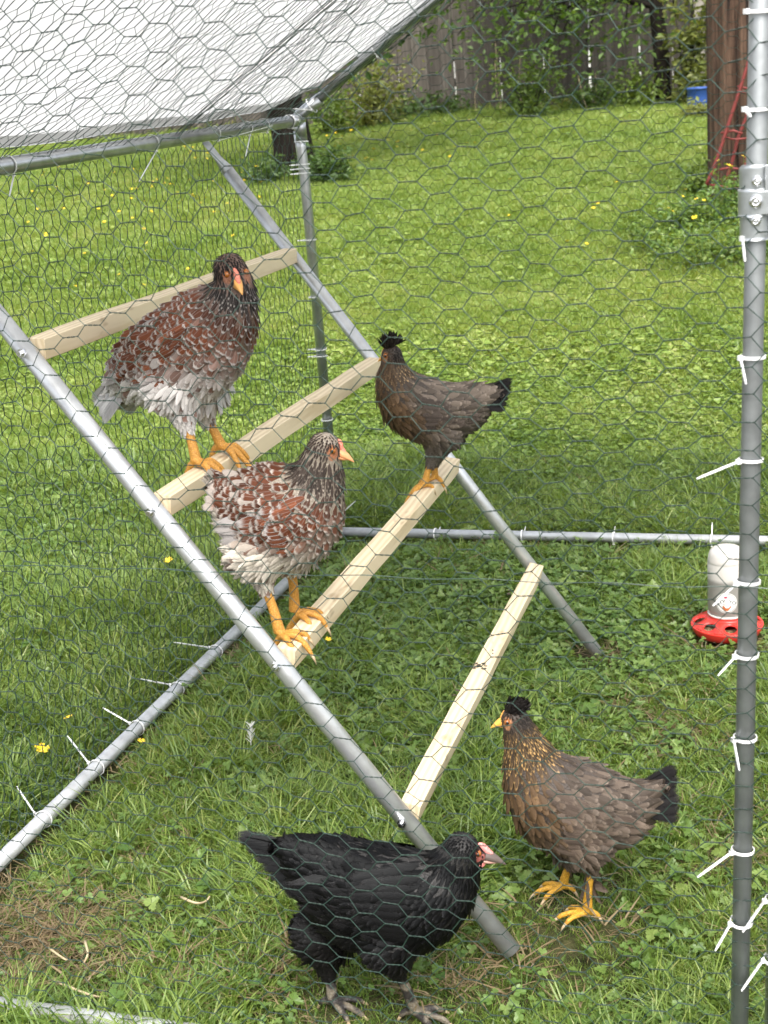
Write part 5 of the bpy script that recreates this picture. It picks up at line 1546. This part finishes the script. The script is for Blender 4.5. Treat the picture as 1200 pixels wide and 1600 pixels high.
# red base: tray, and a sloping ring with eight feeding holes
RO, RI, ZO, ZI = .0875, .046, .028, .047
b = MB()
b.lathe([(.0, .004), (.072, .002), (.080, .006), (.0865, .018), (RO + .001, ZO - .003), (RO + .0022, ZO), (RO + .001, ZO + .0025), (RO - .002, ZO + .002)], fc, 64)
b.lathe([(RI + .003, ZI - .0005), (RI, ZI + .001), (RI - .001, ZI + .006), (RI + .0005, .058), (RI - .003, .0585)], fc, 64)
def ringpt(r, a):
    t = (r - RI) / (RO - RI); z = ZI + (ZO + .002 - ZI) * t + .004 * math.sin(PI * t)
    return fc + np.array([r * math.cos(a), r * math.sin(a), z])
a_off = math.radians(12)
for s_ in range(8):
    a0 = a_off + s_ * PI / 4; hw = PI / 8; nh = 24
    rm = (RO + RI) / 2 + .001; hr = .0145
    sq = []
    for k in range(nh):
        q = 2 * PI * (k + .0) / nh; cx, cy = math.cos(q), math.sin(q); mx = max(abs(cx), abs(cy)); sq.append((cx / mx, cy / mx))
    V = []
    for (u, v) in sq: V.append(ringpt((RO - .002 + RI + .003) / 2 + v * (RO - .002 - RI - .003) / 2, a0 + u * hw))
    for k in range(nh):
        q = 2 * PI * k / nh; V.append(ringpt(rm + hr * math.sin(q), a0 + hr * 1.06 * math.cos(q) / rm))
    for k in range(nh):
        q = 2 * PI * k / nh; V.append(ringpt(rm + hr * .97 * math.sin(q), a0 + hr * .97 * 1.06 * math.cos(q) / rm) - np.array([0, 0, .005]))
    Q = []
    for k in range(nh):
        j = (k + 1) % nh; Q += [(k, j, nh + j, nh + k), (nh + k, nh + j, 2 * nh + j, 2 * nh + k)]
    b.add(V, Q)
o = b.obj('feeding_base', M_RED, fe, True)
M_FEED = mat('pelleted feed', (.25, .17, .09), .9); g_ = NB(M_FEED)
v_ = g_.n('ShaderNodeTexVoronoi'); v_.inputs['Scale'].default_value = 240; g_.l(g_.coord('Object'), v_.inputs['Vector'])
g_.l(g_.ramp(v_.outputs['Color'], [(.2, (.10, .06, .03)), (.6, (.27, .18, .09)), (.9, (.50, .38, .22))]), g_.b.inputs['Base Color'])
b = MB(); b.lathe([(RI - .004, .026), (.06, .024), (RO - .004, .020)], fc, 64); ob = b.obj('feed', M_FEED, fe, True)
b = MB()
for k in range(420):
    a = random.uniform(0, 6.3); r = random.uniform(RI + .004, RO - .006); z = .026 - (r - RI) * .13
    d_ = rng.normal(0, 1, 3); d_ = norm(d_) * random.uniform(.001, .0026)
    c = fc + np.array([r * math.cos(a), r * math.sin(a), z + .0012]); b.tube([c - d_, c + d_], .0011, 4)
tag(b.obj('feed_pellets', M_FEED, fe), kind='stuff')
# round sticker with lettering wrapped on the jar
M_STK = mat('white sticker', (.80, .80, .78), .35); M_INK = mat('black print', (.02, .02, .022), .5); M_PR = mat('red print', (.45, .03, .08), .5); M_HEN = mat('rust print', (.48, .13, .035), .5)
toc = CAM - fc; LA = math.atan2(toc[1], toc[0]) - .02
LZ, LR = .0995, .0265
def wrap(u, v, lift): 
    a = LA + u / JR
    return (fc[0] + (JR + lift) * math.cos(a), fc[1] + (JR + lift) * math.sin(a), fc[2] + LZ + v)
b = MB(); V = [wrap(0, 0, .0004)]; n_ = 40
for ring in (.35, .7, 1.):
    for k in range(n_): V.append(wrap(LR * ring * math.cos(2 * PI * k / n_), LR * ring * math.sin(2 * PI * k / n_), .0004))
T = [(0, 1 + k, 1 + (k + 1) % n_) for k in range(n_)]; Q = [(1 + r * n_ + k, 1 + (r + 1) * n_ + k, 1 + (r + 1) * n_ + (k + 1) % n_, 1 + r * n_ + (k + 1) % n_) for r in (0, 1) for k in range(n_)]
b.add(V, Q, T); stk = b.obj('sticker', M_STK, fe, True)
def printed(name, polys, m_, lift=.0008):
    b = MB()
    for po in polys:
        k = len(po); c = np.mean(po, 0); V = [wrap(*c, lift)] + [wrap(u, v, lift) for u, v in po]
        b.add(V, (), [(0, 1 + i, 1 + (i + 1) % k) for i in range(k)])
    return b.obj(name, m_, stk)
polys = [[(LR * .93 * math.cos(a), LR * .93 * math.sin(a)), (LR * .93 * math.cos(a2), LR * .93 * math.sin(a2)), (LR * .89 * math.cos(a2), LR * .89 * math.sin(a2)), (LR * .89 * math.cos(a), LR * .89 * math.sin(a))] for a, a2 in zip(np.linspace(0, 2 * PI, 41)[:-1], np.linspace(0, 2 * PI, 41)[1:])]
printed('ring_print', polys, M_INK)
def letters(name, word, size, cx, cy, bend, m_):
    """a curved line of raised flat letters on the sticker"""
    cu = bpy.data.curves.new(name, 'FONT'); cu.body = word; cu.size = size; cu.align_x = 'CENTER'; cu.resolution_u = 3; cu.offset = size * .012
    t = bpy.data.objects.new(name, cu); COL.objects.link(t); bpy.context.view_layer.update()
    me = bpy.data.meshes.new_from_object(t.evaluated_get(bpy.context.evaluated_depsgraph_get()))
    bpy.data.objects.remove(t)
    for v in me.vertices:
        u, w = v.co.x, v.co.y
        if bend: a = u / bend; u, w = (bend + w) * math.sin(a), (bend + w) * math.cos(a) - bend
        v.co = wrap(cx + u, cy + w, .0008)
    me.materials.clear(); me.materials.append(m_)
    link(name, me, stk)
letters('lettering', 'STY  YO', .0120, 0, .001, .030, M_INK)
letters('small_lettering', 'POULTRY', .0042, 0, -.006, 0, M_INK)
hen_poly = [[(-.009, -.014), (-.004, -.0205), (.004, -.0205), (.009, -.014), (.006, -.0125), (.001, -.014), (-.003, -.0125), (-.0065, -.007), (-.0095, -.0085)], [(.006, -.0125), (.009, -.014), (.0125, -.0085), (.009, -.0075)]]
printed('hen_print', hen_poly, M_HEN)
printed('comb_print', [[(-.006, .0135), (-.002, .012), (.003, .0135), (.0015, .0185), (-.001, .016), (-.004, .0195)]], M_PR)

# ------------------------------------------------------------------ fence, trees and plants at the end of the garden
def wood_grey():
    mt = mat('weathered board', (.16, .14, .12), .85, spec=.2); g = NB(mt)
    oi = g.n('ShaderNodeObjectInfo').outputs['Random']
    c = g.coord('Object', (22, 22, 1.2))
    f = g.noise(2.2, 5, c)
    a = g.ramp(f, [(.25, (.034, .029, .024)), (.55, (.080, .070, .060)), (.8, (.15, .135, .12))])
    k = g.math('ADD', .62, g.math('MULTIPLY', oi, .75))
    cc = g.n('ShaderNodeCombineXYZ')
    for i in range(3): g.l(k, cc.inputs[i])
    g.l(g.mix(1., a, cc.outputs[0], 'MULTIPLY'), g.b.inputs['Base Color']); g.bump(f, .35, .01)
    return mt
M_BOARD = wood_grey()
FY = 16.0
fen = tag(empty('board_fence', (-4, FY, .9)), 'weathered grey vertical board fence across the end of the lawn', 'fence')
xx = -10.5
while xx < 2.6:
    w_ = random.uniform(.145, .185); gz = float(terrain(xx, FY))
    b = MB(); h_ = random.uniform(1.78, 1.9)
    R_ = np.array(Matrix.Rotation(random.gauss(0, .008), 3, 'Y'))
    b.box((xx + w_ / 2, FY + random.uniform(-.006, .006), gz + h_ / 2 + random.uniform(.0, .06)), (w_, .02, h_), R_)
    b.obj('picket', M_BOARD, fen); xx += w_ + random.choice([.003, .005, .008, .012])
for z in (.35, 1.45):
    b = MB(); b.box((-4, FY + .035, float(terrain(-4, FY)) + z), (13.2, .045, .09)); b.obj('fence_rail', M_BOARD, fen)
b = MB(); pp = on_y(1094, 140, FY - .06); b.box((pp[0], FY - .06, pp[2] + .9), (.10, .07, 2.2)); b.obj('fence_post', mat('pale post', (.34, .31, .27), .8), fen)
wl = MB()  # wall added behind the fence so that its gaps show bright
for k in range(5): wl.box((-4, 18.2 - .006 * (k % 2), 1.02 + k * .10), (14, .03, .098))
o = wl.obj('wall', mat('white boards', (.8, .8, .78), .6)); tag(o, 'white boarded wall added to put bright slivers in the fence gaps', 'wall')

def leaf_cloud(g, centres, spread, n, size, flat=.55, up=.5, outline=None):
    """leaf-sized faces round the given twig ends"""
    V, T, tone = [], [], []
    centres = np.asarray(centres)
    ci = g.integers(0, len(centres), n)
    ct_ = g.normal(.45, .22, len(centres))
    P = centres[ci] + g.normal(0, 1, (n, 3)) * spread * np.array([1, 1, .7])
    A = norm(g.normal(0, 1, (n, 3)) * np.array([1, 1, .6]) + np.array([0, 0, -.15]))
    Nn = norm(g.normal(0, .7, (n, 3)) + np.array([0, 0, up * 2]))
    Nn = norm(Nn - A * np.sum(A * Nn, 1, keepdims=True)); Wv = np.cross(A, Nn)
    L = size * g.uniform(.6, 1.3, n); Wd = L * flat
    v = np.stack([P, P + A * (L * .5)[:, None] + Wv * (Wd * .5)[:, None] + Nn * (L * .08)[:, None], P + A * L[:, None] - Nn * (L * .1)[:, None],
                  P + A * (L * .5)[:, None] - Wv * (Wd * .5)[:, None] + Nn * (L * .08)[:, None]], 1).reshape(-1, 3)
    k = np.arange(n)[:, None] * 4
    T = np.concatenate([k + np.array([[0, 1, 2]]), k + np.array([[0, 2, 3]])])
    tone = np.repeat(np.clip(ct_[ci] + g.normal(0, .18, n), 0, 1), 4)
    return v, T, tone
M_LEAFD = leaf_mat('dark tree leaf', [(0, (.035, .075, .014)), (.5, (.075, .14, .025)), (1, (.14, .22, .045))], .4)
M_LEAFM = leaf_mat('bush leaf', [(0, (.06, .11, .018)), (.5, (.12, .185, .03)), (1, (.20, .26, .05))], .4)
M_LEAFY = leaf_mat('yellowish leaf', [(0, (.10, .13, .03)), (.5, (.20, .23, .06)), (1, (.32, .32, .11))], .4)
M_LEAFX = leaf_mat('dark green leaf', [(0, (.03, .06, .014)), (.5, (.06, .115, .025)), (1, (.11, .18, .04))], .35)  # darkest of the leaf greens
M_BARK = mat('dark shaded bark', (.028, .022, .017), .95, spec=.15); g_ = NB(M_BARK)  # dark bark; crown shade on the trunk is put into its colour
f_ = g_.noise(3, 6, g_.coord('Object', (9, 9, 1.6)), .7); g_.l(g_.ramp(f_, [(.3, (.006, .005, .0045)), (.7, (.030, .024, .019))]), g_.b.inputs['Base Color']); g_.bump(f_, .8, .03)

def plant(name, label, cat, base, h, rad, n, size, mt, stems=7, group=None, seed=0, spread=None, flat=.5, stem_mat=None, low=.15, up=.5):
    g = np.random.default_rng(500 + seed)
    base = np.array(base, float)
    t = tag(empty(name, tuple(base)), label, cat, group)
    b = MB(); ends = []
    for k in range(stems):
        a = g.uniform(0, 2 * PI); q = rad * math.sqrt(g.random()); hh = h * g.uniform(.55, 1.0)
        p1 = base + np.array([q * math.cos(a), q * math.sin(a), hh]); p0 = base + np.array([q * .15 * math.cos(a), q * .15 * math.sin(a), -.02])
        mid = (p0 + p1) / 2 + np.array([-.12 * q * math.cos(a), -.12 * q * math.sin(a), hh * .08]) + g.normal(0, .04 * rad, 3)
        c = catmull([p0, mid, p1], 8); b.tube(c, np.linspace(.004 + h * .006, .002 + h * .001, 8), 5)
        for f in np.linspace(low, 1, 6): ends.append(c[min(7, int(f * 7))] + g.normal(0, rad * .12, 3))
    b.obj('stem', stem_mat or M_BARK, t); t.children[-1]['kind'] = 'stuff'
    v, T, tone = leaf_cloud(g, ends, spread or rad * .26, n, size, flat, up)
    v[:, 2] = np.maximum(v[:, 2], base[2] + .01)
    o = link('foliage', tone_mesh('foliage', v, [T], tone, mt), t); o['kind'] = 'stuff'
    return t
def gp(px, py, Y):
    p = on_y(px, py, Y); return np.array([p[0], Y, float(terrain(p[0], Y))])

def tree(name, label, base, r0, h, crown, n, size, mt, seed, limbs, dirs=None, extra=()):
    g = np.random.default_rng(900 + seed); base = np.array(base, float)
    t = tag(empty(name, tuple(base)), label, 'tree')
    b = MB(); lean = g.normal(0, .03, 2)
    tr = np.array([base + np.array([lean[0] * z, lean[1] * z, z]) + np.append(g.normal(0, r0 * .18, 2), 0) for z in np.linspace(-.05, h, 9)])
    b.tube(catmull(tr, 22), np.interp(np.linspace(0, 1, 22), [0, .06, .5, 1], [r0 * 1.35, r0, r0 * .75, r0 * .4]), 14)
    b.obj('trunk', M_BARK, t, True)
    ends = []
    bl_ = MB()
    for k in range(limbs):
        z = h * g.uniform(.45, .98); i = min(8, int(z / h * 8)); p0 = tr[i]
        a = g.uniform(0, 2 * PI) if dirs is None else dirs[k % len(dirs)] + g.normal(0, .3)
        ln = crown * g.uniform(.6, 1.1)
        p1 = p0 + np.array([math.cos(a) * ln, math.sin(a) * ln, ln * g.uniform(-.15, .55)])
        c = catmull([p0, p0 + (p1 - p0) * .5 + np.array([0, 0, ln * .12]), p1], 10); bl_.tube(c, np.linspace(r0 * .35, .008, 10), 6)
        for f in range(3, 10): 
            for q in range(2): ends.append(c[f] + g.normal(0, crown * .13, 3))
    for q in extra:                        # long drooping branches
        q = np.array(q); p0 = tr[6]; c = catmull([p0, (p0 + q) / 2 + np.array([0, 0, .35]), q], 10)
        bl_.tube(c, np.linspace(r0 * .3, .006, 10), 6)
        for f in (4, 6, 7, 8, 9, 9, 9): ends.append(c[f] + g.normal(0, .10, 3))
    o = bl_.obj('limb', M_BARK, t, True); o['kind'] = 'stuff'
    v, T, tone = leaf_cloud(g, ends, crown * .12, n, size, .55)
    o = link('crown', tone_mesh('crown', v, [T], tone, mt), t); o['kind'] = 'stuff'
    return t
p = gp(1035, 170, 15.2); tree('fruit_tree', 'slim dark-trunked tree before the fence, its leaves hanging over the boards', p, .085, 2.7, 2.0, 4300, .08, M_LEAFD, 1, 18, dirs=[PI, PI * .95, PI * 1.1, PI * .85, PI, 0.2],
     extra=[on_y(a, c, Y_) for a, c, Y_ in [(715, 55, 14.6), (745, 30, 14.2), (770, 72, 14.8), (800, 40, 14.4), (835, 25, 14.0), (850, 78, 15.0), (880, 50, 14.5), (915, 70, 15.2), (940, 30, 14.4), (975, 55, 15.0), (1000, 20, 14.4), (1055, 30, 15.3), (900, 10, 14.0), (690, 20, 14.4)]])
p = gp(459, 268, 11.3); tree('old_tree', 'thick almost black tree trunk behind the rear left post of the run', p, .165, 3.6, 1.9, 9000, .09, M_LEAFD, 2, 16)
PL = [
 ('shrub', 'rounded green leafy shrub against the middle of the fence', 'shrub', (828, 205), 14.5, .66, .32, 1150, .06, M_LEAFM),
 ('shrub', 'loose pale yellowish shrub at the left end of the visible fence', 'shrub', (575, 188), 15.0, .85, .48, 1100, .075, M_LEAFY),
 ('shrub', 'small sparse shrub between the tarp edge and the yellowish shrub', 'shrub', (516, 200), 14.4, .60, .35, 700, .075, M_LEAFM),
 ('shrub', 'bright yellow-green bush right of the slim tree trunk', 'shrub', (1072, 165), 15.0, 1.15, .26, 1100, .085, M_LEAFY),
 ('weed', 'low dark green weeds under the fence left of the rounded shrub', 'weed', (700, 182), 15.6, .18, .45, 420, .07, M_LEAFX),
 ('weed', 'dark green weeds under the fence right of the rounded shrub', 'weed', (930, 184), 15.4, .28, .42, 600, .07, M_LEAFX),
 ('weed', 'low weeds at the foot of the slim tree trunk', 'weed', (1000, 180), 15.0, .40, .35, 700, .07, M_LEAFM),
 ('weed', 'low weeds at the foot of the fence behind the yellowish shrub', 'weed', (630, 186), 15.7, .28, .4, 500, .07, M_LEAFX),
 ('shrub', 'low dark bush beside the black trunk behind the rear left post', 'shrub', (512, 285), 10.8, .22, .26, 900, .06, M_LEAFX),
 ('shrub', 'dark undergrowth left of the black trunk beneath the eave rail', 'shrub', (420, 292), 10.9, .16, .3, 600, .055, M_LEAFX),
 ('weed', 'low pale weeds growing in front of the blue tub', 'weed', (1084, 190), 13.5, .17, .17, 420, .055, M_LEAFY),
]
for i, (nm, lab, cat, (px, py), Y, h_, r_, n_, sz, mt) in enumerate(PL):
    plant(nm, lab, cat, gp(px, py, Y), h_, r_, n_, sz, mt, seed=i)
# hedge added behind the fence to keep sky out of its gaps
hg = np.random.default_rng(77); ends = np.stack([hg.uniform(-12, 4, 500), hg.uniform(19.4, 20.6, 500), hg.uniform(1.0, 4.6, 500)], 1)
v, T, tone = leaf_cloud(hg, ends, .25, 14000, .16, .6)
ht = tag(empty('hedge', (-4, 20, 1)), 'tall dark hedge added behind the board fence to block sky in its gaps', 'hedge')
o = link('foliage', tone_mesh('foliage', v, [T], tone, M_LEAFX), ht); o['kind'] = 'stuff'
b = MB()
for k in range(24):
    x_ = -12 + k * .68; b.tube([(x_, 20, 1.0), (x_ + hg.normal(0, .1), 20, 4.2)], [.06, .02], 6)
o = b.obj('stem', M_BARK, ht); o['kind'] = 'stuff'

# pole at the right, with its bed of poppies and a rusty red plant support
PY = 9.2
pb = on_y(1152, 250, PY); px_ = pb[0]; pz = float(terrain(px_, PY))
def pole_mat():
    mt = mat('creosoted wood', (.12, .07, .045), .8, spec=.25); g = NB(mt)
    c = g.coord('Object', (26, 26, 1.1)); f = g.noise(1.3, 6, c, .65)
    w = g.noise(5, 3, g.coord('Object', (9, 9, .35)))
    g.l(g.ramp(f, [(.36, (.010, .006, .004)), (.46, (.06, .034, .022)), (.72, (.15, .092, .06))]), g.b.inputs['Base Color'])
    g.bump(g.math('ADD', f, w), .8, .03); return mt
b = MB(); K, H_ = 40, 30; V = []
for i in range(H_):
    z = pz - .1 + 4.5 * i / (H_ - 1)
    for j in range(K):
        a = 2 * PI * j / K; cr = .82 + .18 * min(1, abs(math.sin(a * 4.5 + .6 + .2 * math.sin(i * .4))) * 2.4) + .03 * mnoise.noise(Vector((math.cos(a) * 4, math.sin(a) * 4, z * .8)))
        V.append((px_ + .178 * cr * math.cos(a), PY + .178 * cr * math.sin(a), z))
i = np.arange(H_ - 1)[:, None] * K; j = np.arange(K)[None]; j2 = (j + 1) % K
b.add(V, np.stack([i + j, i + j2, i + K + j2, i + K + j], -1).reshape(-1, 4))
o = b.obj('utility_pole', pole_mat(), None, True); tag(o, 'cracked brown wooden pole rising behind the right-hand post', 'pole')
M_RUST = mat('red painted metal', (.16, .024, .02), .65)
ob_ = tag(empty('plant_support', (px_, PY - .3, pz)), 'red metal plant support with crossing legs leaning before the brown pole', 'plant support')
def rq(px, py, Y=PY - .32): return on_y(px, py, Y)
for A in ([(1180, 60), (1167, 105), (1150, 158), (1133, 210), (1118, 255), (1102, 292)], [(1185, 110), (1166, 180), (1152, 215), (1142, 255), (1132, 285)], [(1178, 200), (1164, 262), (1156, 292)]):
    b = MB(); P_ = np.array([rq(*q) for q in A]); P_ += np.array([0, .1 if A[0][0] == 1185 else 0, 0]); b.tube(catmull(P_, 14), .0105, 8); b.obj('leg', M_RUST, ob_, True)
for A in ([(1152, 135), (1172, 139)], [(1151, 142), (1171, 146)], [(1128, 214), (1150, 218), (1168, 216)], [(1126, 208), (1146, 204), (1160, 209)], [(1110, 268), (1140, 262), (1168, 266)], [(1104, 288), (1130, 292), (1166, 297)]):
    b = MB(); P_ = np.array([rq(*q, PY - .30) for q in A]); b.tube(P_, .007, 6); b.obj('crossbar', M_RUST, ob_, True)
M_BLUE = mat('blue plastic', (.025, .075, .27), .5)
bp = gp(1092, 171, 13.9); bz = bp[2]
b = MB(); b.lathe([(0, .0), (.085, .0), (.095, .03), (.105, .14), (.105, .25), (.113, .255), (.113, .268), (.103, .27), (.095, .26), (0, .25)], (bp[0], bp[1], bz), 28)
o = b.obj('blue_tub', M_BLUE, None, True); tag(o, 'small blue plastic tub in the grass left of the brown pole', 'tub')
BED = [(1030, 318, 8.0, .16, .20), (1065, 325, 7.8, .18, .22), (1100, 335, 7.6, .20, .24), (1140, 340, 7.7, .24, .24), (1012, 300, 8.3, .12, .18), (1050, 300, 8.4, .18, .20), (1088, 305, 8.4, .24, .20), (1125, 310, 8.5, .28, .22), (1160, 300, 8.6, .28, .24), (1175, 335, 7.8, .28, .22), (1085, 262, 9.3, .22, .10)]
BL = ['leafy poppy plant at the left front of the bed by the pole', 'leafy poppy plant second from the left in the bed by the pole', 'full poppy plant at the front centre of the bed', 'tall poppy plant at the front of the bed near the post', 'low plant at the far left corner of the bed', 'leafy plant behind the left front poppies', 'tall airy plant before the left leg of the red support',
      'tallest airy plant between the red legs', 'leafy plant at the foot of the brown pole', 'poppy plant half hidden by the right-hand post', 'thin plant at the back left of the brown pole']
for i, ((px, py, Y, h_, r_), lab) in enumerate(zip(BED, BL)):
    plant('poppy_plant', lab, 'plant', gp(px, py, Y), h_, r_, 620, .034, M_BLEAF if i % 2 else M_LEAFM, seed=40 + i, stems=9, flat=.6, stem_mat=M_STEM, low=.05)
for k, (px, py, s) in enumerate([(1130, 259, 1.3), (1115, 257, 1.0), (1164, 272, 1.0), (1163, 244, 1.), (1109, 306, 1.1), (1100, 309, .9), (1098, 319, 1.0), (1085, 340, 1.3), (1104, 349, 1.0), (1142, 348, .8), (1105, 313, .8), (1063, 330, 1.0), (1061, 308, .7), (1120, 251, .7), (1068, 296, .6), (1036, 326, .6), (1012, 316, .5), (990, 330, .5)]):
    Y = 8.0 if py < 300 else 7.45
    p = on_y(px, py, Y); tz = float(terrain(p[0], Y)); hh = max(.06, p[2] - tz)
    o = link('poppy', flower_mesh('poppy', .0125 * s, hh, .15, 4)); o.location = (p[0], Y, tz); o.rotation_euler = (0, 0, random.uniform(0, 6))
    tag(o, 'yellow poppy in the bed round the foot of the brown pole', 'flower', 'yellow poppies by the pole')
# tall dry grass stalks along the fence foot
b = MB()
for k in range(9):
    p = gp(random.uniform(640, 1060), 180, random.uniform(15.0, 15.8)); q = p + np.array([random.gauss(0, .08), random.gauss(0, .05), random.uniform(.35, .8)])
    b.tube([p, (p + q) / 2 + rng.normal(0, .02, 3), q], [.003, .002, .004], 4, False)
tag(b.obj('dry_stalks', M_TWIG), kind='stuff')
